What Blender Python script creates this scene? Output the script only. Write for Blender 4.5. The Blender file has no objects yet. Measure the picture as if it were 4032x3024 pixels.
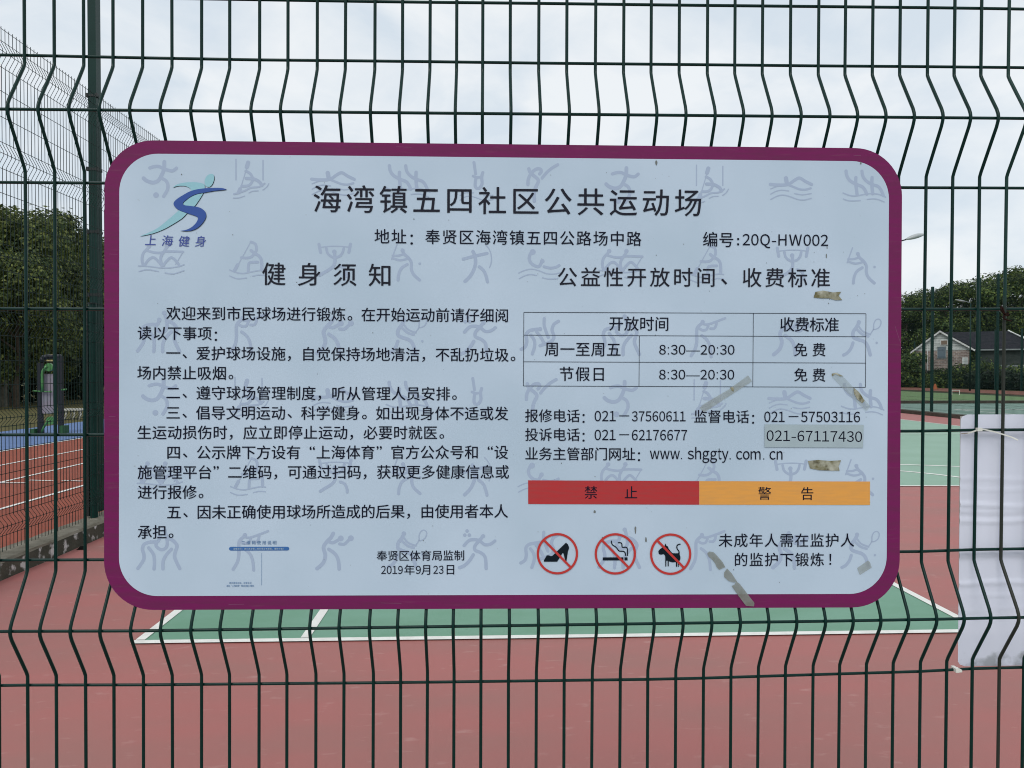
import bpy, bmesh, math, random, json
from mathutils import Vector, Matrix, noise
from mathutils.geometry import tessellate_polygon

D = json.loads(r'''{"cam":{"yaw":0.033895769107972734,"pitch":-0.016076534113175896,"roll":0.00025920079970223646,"f":3059.483987199537,"dist":1.389628739183093},"e":0.0504,"wx":[[-0.8517,-0.8017,-0.7514,-0.7007,-0.6501,-0.5994,-0.549,-0.4981,-0.449,-0.3971,-0.3476,-0.2966,-0.2472,-0.1959,-0.1472,-0.0984,-0.0513,-0.0049,0.0438,0.0945,0.1443,0.1961,0.2463,0.2961,0.3464,0.3974,0.4475,0.4973,0.5482,0.5987,0.6484,0.6982,0.7487,0.7992,0.8489,0.8988,0.9492,0.9992],[-0.8569,-0.8069,-0.7577,-0.7066,-0.6572,-0.6062,-0.5556,-0.5049,-0.4554,-0.4035,-0.3542,-0.303,-0.2535,-0.2015,-0.1526,-0.1046,-0.0568,-0.0085,0.0409,0.0912,0.1413,0.1924,0.2431,0.2936,0.3445,0.3952,0.446,0.496,0.546,0.5963,0.6461,0.6956,0.7457,0.796,0.8454,0.8939,0.944,0.9905]],"hz":[[2.2553,2.2553,2.2553,2.2553,2.2553,2.2568,2.2577,2.2593,2.2605,2.2608,2.2608],[2.1522,2.1522,2.1506,2.1498,2.1508,2.1509,2.1519,2.1528,2.1541,2.1545,2.1548],[2.0418,2.0418,2.0422,2.0427,2.0432,2.0438,2.0444,2.045,2.0455,2.0458,2.0458],[1.9308,1.9308,1.931,1.9316,1.9323,1.933,1.9337,1.9344,1.935,1.9355,1.9358],[1.7099,1.7099,1.7094,1.71,1.7107,1.7115,1.7123,1.713,1.7136,1.7141,1.7147],[1.4883,1.4883,1.4879,1.4883,1.489,1.4896,1.4902,1.4908,1.4912,1.4929,1.4932],[1.2669,1.2669,1.2662,1.2667,1.2674,1.268,1.2687,1.2694,1.2699,1.2726,1.2735],[1.1573,1.1573,1.1558,1.1564,1.1573,1.1581,1.1589,1.1597,1.161,1.1622,1.1629],[1.0448,1.0448,1.0425,1.0417,1.0406,1.0405,1.0404,1.045,1.0484,1.0523,1.0535]],"sign":{"X":[0.9999455547477117,-0.00977811182809626,-0.0036436340881531816],"Z":[0.003745895391345388,0.010460329092335092,0.9999382729863864],"N":[-0.009739394642800199,-0.9998974797669795,0.010496387361111567],"o":[0.037891975128168366,-0.04,1.5907323342507713],"w":1.3842374040412662,"h":0.807034784987437},"cjk":[["海湾镇五四社区公共运动场",-312.0,306.1,314.4,305.1,50.7,"k"],["地址：奉贤区海湾镇五四公路场中路",-217.8,242.1,219.5,241.5,27.3,"k"],["编号",353.4,241.7,381.5,241.0,27.7,"k"],["健身须知",-403.1,176.1,-220.5,175.3,42.3,"k"],["公益性开放时间、收费标准",103.4,174.4,548.1,175.8,36.1,"k"],["欢迎来到市民球场进行锻炼。在开始运动前请仔细阅",-574.2,107.4,-10.2,106.6,25.6,"k"],["读以下事项：",-623.2,73.1,-495.4,72.8,25.4,"k"],["一、爱护球场设施，自觉保持场地清洁，不乱扔垃圾。",-574.7,38.8,15.5,38.1,25.6,"k"],["场内禁止吸烟。",-623.7,4.8,-470.3,4.7,25.4,"k"],["二、遵守球场管理制度，听从管理人员安排。",-574.6,-29.3,-85.8,-29.5,25.6,"k"],["三、倡导文明运动、科学健身。如出现身体不适或发",-574.6,-63.6,-10.4,-63.4,25.6,"k"],["生运动损伤时，应立即停止运动，必要时就医。",-623.6,-97.6,-107.6,-96.9,25.6,"k"],["四、公示牌下方设有“上海体育”官方公众号和“设",-573.7,-131.9,-10.4,-130.7,25.6,"k"],["施管理平台”二维码，可通过扫码，获取更多健康信息或",-622.7,-166.1,-8.8,-165.0,25.6,"k"],["进行报修。",-622.7,-200.4,-521.0,-200.2,25.4,"k"],["五、因未正确使用球场所造成的后果，由使用者本人",-572.9,-234.7,-10.3,-233.2,25.7,"k"],["承担。",-622.6,-269.0,-572.0,-268.7,25.4,"k"],["二维码使用说明",-454.7,-287.4,-401.1,-287.6,7.2,"b"],["温馨提示：请认真查看二维码是否被覆盖，谨防诈骗！",-470.0,-298.0,-385.2,-298.1,3.5,"w"],["更多健身运动，尽享生活",-476.9,-357.0,-442.1,-357.1,3.5,"b"],["通过“上海体育”微信扫描二维码",-481.7,-362.0,-437.8,-362.1,3.5,"b"],["奉贤区体育局监制",-216.4,-310.6,-82.5,-310.1,19.3,"k"],["年",-168.8,-334.9,-168.8,-334.9,19.3,"k"],["月",-139.2,-334.9,-139.2,-334.9,19.3,"k"],["日",-97.9,-334.6,-97.8,-334.6,19.4,"k"],["开放时间",189.1,93.7,269.1,93.6,26.7,"k"],["收费标准",489.4,93.9,568.6,93.8,27.0,"k"],["周一至周五",77.1,48.7,184.9,48.6,26.6,"k"],["节假日",102.8,5.8,158.8,5.6,26.6,"k"],["免",513.7,49.7,513.8,49.7,25.2,"k"],["费",546.2,49.7,546.3,49.7,25.2,"k"],["免",514.0,5.6,514.0,5.6,25.2,"k"],["费",546.3,5.3,546.3,5.3,25.2,"k"],["报修电话：",42.3,-67.1,139.0,-67.3,24.2,"k"],["监督电话：",337.7,-67.7,436.6,-68.1,24.4,"k"],["投诉电话：",42.4,-100.0,139.1,-100.0,24.2,"k"],["业务主管部门网址：",42.4,-133.1,236.3,-133.8,24.3,"k"],["禁",146.2,-200.6,146.2,-200.6,24.0,"k"],["止",216.3,-201.0,216.3,-201.0,24.0,"k"],["警",451.2,-202.3,451.2,-202.3,24.2,"k"],["告",526.6,-202.7,526.6,-202.7,24.3,"k"],["未成年人需在监护人",382.9,-284.6,598.4,-284.5,25.6,"k"],["的监护下锻炼！",410.2,-318.3,572.1,-318.4,25.6,"k"],["上",-612.8,232.2,-612.8,232.2,19.8,"l"],["海",-584.5,231.6,-584.4,231.6,19.9,"l"],["健",-556.2,230.9,-556.2,230.9,19.9,"l"],["身",-527.9,231.1,-527.8,231.1,19.9,"l"]],"lat":[["：",400.5,231.4,403.9,231.4,14.76,"k","d"],["20Q-HW002",409.5,231.7,561.4,231.6,19.91,"k","d"],["2019",-218.0,-342.0,-179.9,-342.1,14.12,"k","d"],["9",-158.2,-342.0,-148.6,-342.1,14.06,"k","d"],["23",-127.8,-342.0,-109.6,-342.0,14.08,"k","d"],["8:30—20:30",264.1,40.1,397.1,40.5,17.06,"k","d"],["8:30—20:30",264.1,-3.3,396.9,-3.0,17.15,"k","d"],["021",151.6,-76.6,189.4,-76.5,18.29,"k","d"],["—",194.9,-68.0,212.6,-68.0,1.56,"k","d"],["37560611",216.7,-76.6,311.8,-76.4,17.8,"k","d"],["021",449.5,-77.2,486.5,-77.1,18.57,"k","d"],["—",492.9,-68.4,510.3,-68.3,1.57,"k","d"],["57503116",514.6,-77.2,620.0,-77.2,18.66,"k","d"],["021",151.7,-109.5,189.5,-109.5,18.42,"k","d"],["—",195.1,-100.8,212.6,-100.8,1.51,"k","d"],["62176677",216.8,-109.6,314.7,-109.5,18.47,"k","d"],["www",249.2,-142.4,301.3,-142.5,13.37,"k","x"],[".",303.7,-142.5,305.5,-142.5,1.92,"k","b"],["shggty",315.3,-142.5,386.8,-142.8,13.4,"k","x"],[".",389.1,-142.9,391.1,-142.9,2.01,"k","b"],["com",400.7,-142.9,444.2,-143.1,13.21,"k","x"],[".",448.3,-143.1,450.3,-143.1,2.02,"k","b"],["cn",459.5,-143.0,483.3,-143.2,13.33,"k","x"]],"stk_text":["021-67117430",453.5,-110.2,623.4,-111.9,18.81],"sticker":[[450.5,-81.5],[625.6,-81.9],[624.7,-122.1],[450.4,-121.4]],"lines":[[28.0,112.2,629.0,113.2],[27.9,72.6,629.0,72.8],[27.9,26.3,628.9,26.5],[27.8,-15.7,628.9,-16.0],[28.0,112.2,27.8,-15.7],[629.0,113.2,628.9,-16.0],[229.7,72.7,229.4,-15.8],[429.7,112.9,429.4,-16.0]],"vline":[-423.1,-305.5,-423.2,-361.3],"pill":[-479.0,-298.0,-376.0,-298.1,6.4],"red":[[36.6,-179.8],[335.7,-181.0],[335.9,-222.3],[36.8,-221.1]],"orange":[[336.0,-181.0],[637.9,-181.6],[638.0,-222.9],[336.2,-222.3]],"circ":[[88.0,-307.6,36.1],[189.2,-308.0,36.2],[286.2,-308.7,36.3]],"shoe":[[103.0,-288.3],[106.4,-291.5],[108.1,-295.5],[108.2,-298.7],[106.5,-303.5],[103.7,-321.2],[101.7,-319.6],[100.5,-314.7],[98.9,-308.3],[97.4,-305.9],[96.1,-307.9],[94.1,-311.1],[87.7,-321.5],[64.9,-321.5],[64.5,-319.5],[66.1,-316.3],[69.6,-310.3],[74.0,-310.5],[75.0,-311.5],[78.9,-311.7],[83.6,-307.1],[87.6,-303.1]],"cig":[[[167.4,-314.1],[203.4,-314.1],[203.5,-319.5],[167.4,-319.4]],[[205.3,-314.1],[210.7,-314.2],[210.7,-319.5],[205.3,-319.5]]],"smoke":[[[182.3,-284.8],[182.6,-289.2],[184.8,-292.8],[190.4,-296.5],[194.9,-302.1],[197.8,-303.4],[204.2,-303.9],[206.7,-307.3],[207.5,-311.7]],[[193.7,-288.6],[198.5,-288.6],[200.5,-290.9],[201.0,-295.7],[203.0,-296.6],[207.8,-296.6],[210.3,-299.7],[210.5,-311.7]]],"cat":[[277.3,-289.8],[278.7,-293.8],[281.6,-295.4],[282.8,-299.4],[289.3,-307.1],[299.0,-307.2],[300.2,-305.5],[301.8,-308.7],[303.5,-313.5],[303.3,-317.5],[301.5,-321.2],[295.4,-322.5],[289.8,-323.1],[283.7,-321.5],[282.9,-320.3],[276.8,-319.9],[276.8,-312.7],[275.6,-309.9],[273.6,-308.6],[269.5,-309.7],[265.5,-308.6],[264.5,-303.8],[267.5,-299.8],[271.9,-297.0],[275.5,-295.0],[275.9,-292.6]],"catlegs":[[[276.8,-319.9],[278.7,-319.9],[278.7,-330.4],[276.9,-330.4]],[[281.0,-319.9],[282.9,-319.9],[282.9,-330.0],[281.1,-330.0]],[[295.6,-322.0],[297.6,-322.0],[297.6,-330.8],[295.6,-330.8]],[[298.9,-319.9],[300.4,-319.9],[300.5,-330.8],[298.9,-330.8]]],"tail":[[301.0,-308.7],[300.8,-303.9],[298.1,-300.2],[296.9,-295.8],[298.9,-292.2],[302.9,-291.2]],"logo":{"head":[[-521.5,331.8],[-521.1,336.5],[-518.3,342.5],[-513.3,346.1],[-507.9,346.4],[-505.5,342.7],[-505.8,335.9],[-508.6,328.8],[-512.5,324.8],[-517.2,324.6],[-520.2,327.1]],"body":[[-575.8,322.6],[-568.8,327.9],[-558.7,330.9],[-544.6,332.3],[-535.2,332.0],[-528.2,330.9],[-521.9,328.3],[-521.4,320.7],[-523.5,314.4],[-528.9,304.9],[-533.6,297.8],[-539.1,290.9],[-547.7,290.5],[-557.0,293.6],[-558.3,297.5],[-553.9,302.3],[-547.7,307.9],[-543.8,315.8],[-545.4,320.5],[-550.1,323.9],[-557.1,325.8],[-568.0,325.3]],"leg":[[-564.1,284.1],[-557.0,282.6],[-551.1,279.2],[-560.1,269.9],[-575.8,259.6],[-591.4,250.8],[-610.1,243.5],[-631.9,238.6],[-614.8,245.8],[-599.2,254.6],[-583.6,267.4],[-572.6,276.9]],"s":[[-483.9,320.3],[-491.4,319.1],[-503.9,317.8],[-519.6,314.9],[-535.2,311.9],[-546.1,306.8],[-552.4,301.9],[-557.4,297.6],[-558.3,294.4],[-555.5,292.5],[-539.1,290.6],[-528.9,288.3],[-521.4,282.9],[-518.9,275.8],[-521.0,267.9],[-528.9,257.6],[-538.2,251.2],[-549.2,248.3],[-563.2,248.6],[-553.9,250.1],[-544.5,254.3],[-536.7,261.5],[-532.9,268.6],[-533.9,272.5],[-538.3,274.9],[-551.6,279.2],[-564.8,284.1],[-571.9,289.5],[-574.2,295.8],[-569.6,302.2],[-560.2,308.6],[-547.7,315.8],[-535.2,319.8],[-521.1,321.9],[-505.5,322.8],[-491.4,322.5]]},"icons":{"soccer":[[[3.28,[6.0,25.5],[5.6,15.2],[3.2,6.5],[-3.0,-5.3],[-9.2,-9.3],[-15.5,-9.9],[-24.1,-7.1],[-29.2,-2.8]],[2.81,[-18.6,15.0],[-10.8,17.4],[-3.0,17.5],[5.6,13.6],[12.6,11.4],[20.4,10.6],[26.6,15.1]],[2.81,[4.0,-3.7],[9.5,-7.6],[12.1,-14.6],[11.1,-22.5],[4.8,-33.6]],[4.84,[-8.0,-31.4]]],[[-596.3,341.1],[199.8,338.8],[-597.1,-32.6],[198.3,-33.1]]],"canoe":[[[1.1,[-23.4,41.0],[-23.4,5.5]],[1.1,[22.8,39.4],[22.9,5.9]],[3.61,[-2.6,35.4],[-4.9,27.8]],[0.78,[-5.7,23.8],[-15.0,-7.1]],[3.29,[-16.3,-10.2],[-18.5,-15.8]],[2.35,[-6.5,20.7],[0.6,16.8],[5.3,8.1],[2.2,-0.6],[-4.1,-4.6],[-13.5,-5.1]],[2.82,[-5.7,8.3],[6.9,7.4],[16.3,2.7],[21.0,-3.5]],[1.57,[-26.8,-19.0],[-18.2,-16.6],[-7.2,-12.5],[2.2,-7.7],[16.3,-6.0],[25.7,-0.3]],[0.86,[-27.5,-25.6],[-18.1,-25.2],[-8.7,-22.0]],[0.86,[-0.9,-16.4],[5.4,-13.5],[14.8,-12.8]],[0.86,[22.6,-11.4],[28.9,-6.6],[32.8,-0.3]]],[[-445.0,331.5],[351.9,329.6],[-446.1,-43.6],[349.7,-44.8]]],"swim":[[[2.76,[-35.7,8.5],[-22.7,7.5],[-4.9,8.5],[8.0,16.7],[16.1,20.0],[25.9,14.4],[37.3,8.9]],[1.95,[-4.9,8.5],[6.5,3.8],[16.2,0.4],[26.0,-0.3],[35.7,2.2]],[3.73,[-8.2,19.4],[-6.9,12.5]],[0.97,[-34.9,0.5],[-24.3,4.8],[-16.2,6.0]],[0.97,[-34.8,-8.6],[-25.9,-3.7],[-16.2,-1.5],[-3.2,-2.7]],[0.97,[7.4,-7.1],[21.2,-9.2],[36.6,-6.8]],[0.97,[-34.8,-17.8],[-22.6,-11.7],[-12.9,-10.0],[-1.5,-12.3],[13.1,-17.3],[24.5,-18.2],[36.6,-15.2]]],[[494.2,329.9],[-303.2,331.1],[-302.7,-43.7],[493.6,-44.5]]],"duo":[[[2.93,[-32.7,31.9],[-31.0,23.0],[-25.2,15.0],[-13.8,8.7],[-4.0,4.8],[0.9,-0.8],[4.2,-8.0]],[2.93,[-15.2,20.8],[-15.4,10.3],[-12.9,-9.0]],[2.77,[-4.5,32.1],[-2.5,22.5],[4.1,14.5],[13.9,9.0],[23.7,5.9],[29.5,-0.5],[33.6,-10.2]],[2.93,[13.5,21.1],[13.1,9.8],[14.8,-7.1]],[1.14,[-37.8,-6.3],[-26.7,-10.4],[-15.3,-11.4],[-2.3,-8.9],[12.4,-6.8],[27.1,-8.6],[37.7,-13.0]],[0.98,[-37.2,-16.9],[-26.6,-20.0],[-7.1,-19.4]],[0.98,[5.1,-17.2],[15.7,-16.0],[25.5,-17.5],[35.3,-21.4]]],[[625.0,330.9],[-172.8,332.1],[-172.1,-42.1],[624.4,-42.9]]],"dive":[[[2.55,[-4.8,41.2],[-1.8,21.3]],[2.7,[10.6,23.8],[8.7,15.9],[9.4,4.7],[5.4,-2.5],[-0.2,-3.3],[-2.6,1.4],[-1.8,11.0],[-0.5,15.0]],[2.23,[-6.3,17.6],[-0.2,15.5],[7.7,15.9]],[0.8,[-28.7,-16.3],[-20.8,-11.8],[-4.9,-11.3]],[0.8,[-28.7,-24.2],[-17.6,-17.8],[-4.9,-18.5],[12.6,-23.9],[28.6,-22.9]],[0.8,[12.6,-15.9],[28.5,-15.0]]],[[-54.7,330.1],[-55.4,-44.0]]],"kick":[[[3.03,[-15.8,14.0],[-12.6,6.8],[-2.2,-1.8],[1.0,-7.4],[-3.7,-17.8],[-6.1,-27.3],[-6.0,-41.7]],[2.87,[-17.3,-13.1],[-16.5,-3.6],[-11.8,6.0],[-3.8,13.3],[4.1,13.9],[5.8,9.4],[2.9,5.4]],[2.71,[7.4,-1.7],[15.3,7.9],[24.9,16.0],[34.5,21.7]]],[[51.5,347.1],[50.3,-26.0]]],"rowtwo":[[[3.85,[-20.1,23.7]],[3.85,[10.1,23.9]],[2.41,[-20.1,22.9],[-24.1,18.1],[-29.7,11.7],[-32.0,2.0],[-30.4,-7.5]],[2.09,[-24.1,16.5],[-12.0,13.4],[-0.8,12.7],[10.5,15.1],[37.8,14.6]],[2.41,[10.1,22.3],[5.6,15.1],[0.1,5.5],[0.9,-5.7],[4.9,-8.9]],[2.25,[-28.0,-9.1],[-20.0,1.3],[-12.0,4.6],[-3.9,-2.5],[1.7,-9.7]],[2.25,[4.9,-8.1],[10.5,-0.8],[18.5,4.8],[28.2,-3.9],[31.5,-9.5]],[0.8,[37.8,14.6],[25.0,-7.1]],[1.04,[-37.6,-10.0],[-21.6,-10.7],[5.8,-13.4],[28.2,-11.1],[39.5,-7.4]],[0.96,[-36.8,-19.6],[-23.1,-16.3],[-3.9,-19.3]],[0.96,[7.4,-21.7],[21.9,-23.2],[39.5,-17.4]]],[[196.4,195.9],[-596.1,198.0],[196.2,-175.6],[-598.3,-175.2]]],"kayak":[[[2.35,[2.5,37.7],[10.3,33.8],[11.9,24.4],[8.8,18.0],[2.5,11.7],[-5.3,10.0],[-13.9,10.7]],[2.67,[2.8,23.0],[8.8,18.0],[16.7,13.3],[20.6,5.5],[21.1,-10.3]],[2.35,[-2.1,-13.7],[-1.4,-1.0],[2.5,2.5],[14.3,3.0]],[0.78,[1.7,36.9],[-18.6,-0.4]],[2.83,[-20.2,-1.9],[-24.9,-10.7]],[1.1,[-33.5,-10.7],[-24.1,-14.6],[-11.5,-16.6],[1.0,-14.4],[16.7,-11.2],[26.1,-11.9]],[0.94,[-33.5,-21.0],[-20.9,-25.7],[-5.3,-24.4]],[0.94,[5.7,-21.2],[15.1,-19.1],[26.1,-19.8]]],[[-445.1,192.9],[350.9,192.3],[-443.1,-180.0],[350.1,-180.9]]],"lift":[[[2.68,[-28.0,20.9],[-25.2,6.7]],[2.68,[26.2,21.4],[23.4,7.1]],[0.95,[-26.4,15.4],[-13.0,17.1],[-0.4,17.7],[13.9,17.3],[24.9,15.8]],[2.21,[-15.3,13.9],[-12.9,5.2],[-6.6,-0.3],[-0.3,-1.8],[7.6,0.6],[12.3,6.2],[14.6,14.2]],[2.68,[-1.6,8.2],[-0.6,-1.0],[-1.1,-12.1],[-6.6,-20.1],[-19.2,-28.1],[-26.3,-32.6]],[2.37,[7.6,-16.5],[15.5,-19.9],[19.5,-29.4],[19.7,-34.2]],[3.79,[-1.6,8.2]]],[[-298.2,206.7],[499.3,206.2],[-296.4,-166.3],[498.3,-167.1]]],"bat":[[[1.11,[-12.1,30.1],[-21.5,3.8]],[2.69,[-2.6,18.8],[0.6,12.7],[7.8,6.4],[12.5,-1.5],[12.6,-12.6],[16.6,-22.1],[26.9,-31.6]],[1.9,[-19.5,10.2],[-9.7,10.3],[-0.2,13.5]],[1.9,[-19.5,5.9],[-6.5,2.4],[7.8,5.6]],[2.54,[5.4,-4.7],[-4.1,-11.1],[-8.8,-20.7],[-10.3,-31.8]],[2.22,[27.1,-3.3]],[3.49,[-2.6,19.4]]],[[-179.7,198.6],[616.7,198.6],[-177.8,-171.3],[616.3,-173.4]]],"archery":[[[3.03,[-12.2,20.3],[-9.3,14.0],[-7.6,1.2],[-10.8,-11.5],[-17.1,-22.7],[-25.8,-31.5]],[2.71,[-29.1,7.1],[-9.3,12.4],[12.2,17.3]],[2.71,[-1.3,-5.9],[6.7,-13.0],[10.7,-22.5],[13.2,-32.0]],[0.96,[9.0,33.2],[15.4,25.3],[19.4,14.2],[19.4,1.4],[16.6,-7.3]]],[[-48.4,196.7],[-48.0,-173.6]]],"polo":[[[5.11,[-11.8,29.2]],[2.72,[-15.5,26.8],[-18.1,18.8],[-15.4,10.9],[-8.2,5.3],[-0.2,4.6],[4.6,14.2]],[3.84,[4.9,13.4]],[2.4,[7.8,3.9],[19.0,1.5],[28.6,3.2],[34.2,6.1]],[0.96,[-36.1,-7.6],[-25.7,-2.8],[-13.0,-0.6],[-0.2,-3.4],[12.6,-8.1],[25.4,-8.8],[35.8,-6.3]],[0.96,[-35.2,-17.2],[-25.7,-12.3],[-16.1,-9.9],[-4.9,-11.4]],[0.96,[5.5,-15.3],[15.9,-17.6],[31.9,-16.7]]],[[54.9,187.8],[55.0,-183.3]]],"judo":[[[2.97,[-1.7,18.0],[-4.9,13.2],[-15.8,12.9],[-26.7,9.3],[-29.9,0.6],[-27.5,-8.9],[-28.3,-18.4],[-37.6,-32.6]],[2.82,[-6.4,10.8],[-6.4,5.3],[1.4,-0.2],[9.2,2.1],[12.3,10.0],[10.8,22.7],[7.6,33.0]],[2.97,[12.3,19.5],[21.7,15.6],[28.8,6.8],[26.4,-2.7],[24.9,-13.7],[33.5,-32.8]],[2.82,[-19.4,3.0],[-11.1,-8.9],[-9.5,-23.2],[-10.3,-33.5]],[2.82,[19.4,0.5],[10.8,-9.0],[5.3,-20.0],[4.9,-33.5]],[3.75,[-1.0,21.1]],[3.75,[7.3,33.0]]],[[-596.8,-299.3],[-597.7,74.7],[196.5,73.0],[198.2,-298.9]]],"shoot":[[[3.72,[-5.9,17.4]],[2.83,[-6.7,15.4],[-14.0,8.9],[-16.4,1.7],[-16.3,-16.0],[-18.7,-28.9],[-25.9,-41.7]],[2.27,[-11.5,5.7],[-5.9,2.9],[0.6,4.1],[3.8,10.5]],[2.02,[-6.7,14.5],[2.2,12.9],[19.3,18.5],[33.6,24.2]],[2.27,[7.9,5.7],[14.3,6.1],[17.5,11.3],[18.3,16.1]],[2.51,[-7.4,-6.4],[1.5,-13.6],[7.2,-25.7],[9.3,-43.4]]],[[347.2,-292.7],[346.7,79.9],[-450.9,82.1],[-446.1,-292.0]]],"box":[[[3.32,[-2.7,23.6],[-6.7,16.2],[-13.8,9.0],[-19.3,-0.5],[-16.1,-14.8],[-20.0,-27.6],[-30.3,-37.1]],[2.85,[-13.0,10.6],[-4.3,7.4],[2.8,10.3],[8.4,13.8]],[5.06,[10.3,15.0]],[2.69,[8.4,5.5],[16.3,5.0],[22.6,10.6],[25.8,13.7]],[5.06,[27.7,15.3]],[3.0,[-10.3,-3.7],[0.5,-11.7],[6.1,-22.8],[7.7,-38.0]]],[[-297.8,-295.6],[-298.7,76.4],[496.5,77.9],[497.3,-295.5]]],"tennis":[[[3.75,[-10.5,20.9]],[3.1,[-10.5,19.3],[-14.6,12.0],[-20.2,3.9],[-20.2,-5.0],[-12.8,-9.0],[-1.4,-12.9],[5.2,-20.2],[10.2,-36.3]],[1.63,[-10.5,13.6],[-3.1,4.8],[10.0,-0.5]],[2.12,[-13.7,8.0],[-3.9,-0.5],[6.7,-4.0]],[2.77,[-20.6,-15.4],[-24.1,-25.1],[-30.6,-33.2],[-37.1,-36.8]],[0.98,[10.3,0.5],[15.6,8.9],[16.1,17.8],[19.6,24.8],[25.3,26.4],[29.1,21.9],[27.0,13.8],[21.4,9.3],[15.7,8.1]],[2.12,[21.5,-15.2]]],[[627.0,77.4],[626.2,-296.0],[-169.4,76.4],[-168.3,-293.0]]],"ball":[[[3.19,[-15.8,27.4]],[3.19,[-19.8,20.2]],[3.19,[-12.0,20.2]],[3.67,[11.9,18.4]],[2.87,[-21.0,2.2],[-12.3,11.0],[-2.7,12.5],[5.3,11.7],[10.8,17.3]],[2.87,[5.3,10.1],[-1.9,2.2],[-1.9,-5.8],[8.5,-10.7],[15.7,-18.7],[17.4,-37.9]],[2.71,[7.7,9.3],[14.9,3.7],[24.4,4.5],[32.4,10.1]],[2.87,[-5.0,-13.8],[-12.2,-25.0],[-20.9,-33.0],[-28.9,-36.2]]],[[-53.3,-295.4],[-53.8,75.2]]],"gym":[[[2.72,[7.3,30.1],[7.3,18.1],[11.4,5.3],[14.6,-2.9]],[2.88,[32.1,25.4],[24.1,19.8],[21.0,10.2],[24.2,0.6],[22.6,-6.6],[14.7,-12.2],[0.3,-17.1]],[2.88,[-0.6,11.7],[-9.4,10.8],[-19.0,8.4],[-23.8,2.0],[-22.9,-9.2],[-25.3,-18.8],[-32.5,-23.6]],[3.68,[0.2,11.7]],[2.72,[-15.8,1.2],[-10.1,-7.5],[-9.3,-18.7],[-13.3,-31.5]],[2.72,[-5.9,7.2],[1.8,-2.7],[6.3,-11.5]]],[[56.2,71.6],[56.8,-300.2]]]},"tape_a":[[421.1,4.5],[428.0,-6.1],[343.8,-60.5],[335.7,-53.3],[342.9,-46.1],[387.3,-20.2]],"tape_b":[[569.0,1.3],[570.6,7.3],[578.7,10.2],[588.5,3.8],[638.1,-49.3],[629.7,-58.2]],"tape_c":[[[350.2,-307.8],[353.7,-303.9],[361.6,-305.2],[366.9,-310.4],[373.1,-317.4],[377.5,-322.6],[382.5,-331.4],[371.4,-336.2],[367.0,-331.3],[364.4,-325.2],[359.9,-319.1],[352.9,-313.0]],[[385.5,-333.7],[393.4,-341.9],[403.1,-356.7],[397.0,-358.5],[388.2,-355.8],[380.3,-348.8],[380.2,-341.0]],[[401.4,-355.9],[408.4,-361.1],[421.7,-378.6],[434.1,-394.4],[433.3,-400.5],[419.2,-399.6],[405.9,-382.1],[393.5,-364.6],[398.8,-362.0]]],"tape_d":[[634.9,-320.5],[638.4,-323.2],[642.0,-332.8],[620.9,-345.9],[617.8,-339.8],[615.8,-333.6]],"tape_e":[[539.1,150.8],[552.1,153.3],[570.0,150.2],[584.7,151.4],[579.8,144.6],[586.4,136.9],[575.0,136.5],[563.6,139.7],[550.6,139.6],[535.9,141.1]],"tape_f":[[527.4,-145.5],[545.4,-143.7],[566.6,-145.4],[586.0,-144.2],[581.7,-155.0],[583.5,-162.4],[568.5,-162.4],[548.2,-161.7],[531.4,-158.6]],"spots":[[258.0,374.0,5,11],[618.3,376.9,3.5,7],[152.7,-234.3,5,7],[558.1,214.0,3,10],[559.4,228.7,2,6],[224.5,-265.8,4,18],[242.8,-283.6,4,13]],"scr":[[[681.1,92.2],[685.2,79.3],[691.1,62.3]],[[-677.8,-369.3],[-674.3,-370.2]],[[-673.9,-373.7],[-669.1,-374.2]],[[-651.7,388.1],[-650.8,386.3]],[[632.2,394.8],[642.1,395.4]],[[605.6,390.1],[618.7,390.7]],[[-479.9,-394.5],[-453.8,-394.1]],[[-217.9,-392.7],[-182.8,-393.7]],[[-193.8,397.0],[-167.6,396.4]],[[-683.8,208.1],[-670.0,207.8]],[[-684.5,-70.7],[-672.8,-71.1]]],"rad":81.7}''')
S = bpy.context.scene
COL = S.collection
R = math.radians

# ------------------------------------------------------------------ camera
cd = D['cam']
yaw, pitch, roll, FPX, DIST = cd['yaw'], cd['pitch'], cd['roll'], cd['f'], cd['dist']
cy, sy, cp, sp = math.cos(yaw), math.sin(yaw), math.cos(pitch), math.sin(pitch)
FWD = Vector((sy * cp, cy * cp, sp))
RGT = Vector((cy, -sy, 0))
UP = RGT.cross(FWD)
RGT, UP = RGT * math.cos(roll) + UP * math.sin(roll), UP * math.cos(roll) - RGT * math.sin(roll)
CAM = Vector((0, -DIST, 1.6))
cam = bpy.data.cameras.new('camera')
cam.sensor_width = 36
cam.lens = FPX / 4032 * 36
cam.clip_start = 0.05
cam.clip_end = 3000
co = bpy.data.objects.new('camera', cam)
COL.objects.link(co)
m = Matrix.Identity(4)
for i in range(3):
    m[i][0], m[i][1], m[i][2], m[i][3] = RGT[i], UP[i], -FWD[i], CAM[i]
co.matrix_world = m
S.camera = co

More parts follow.
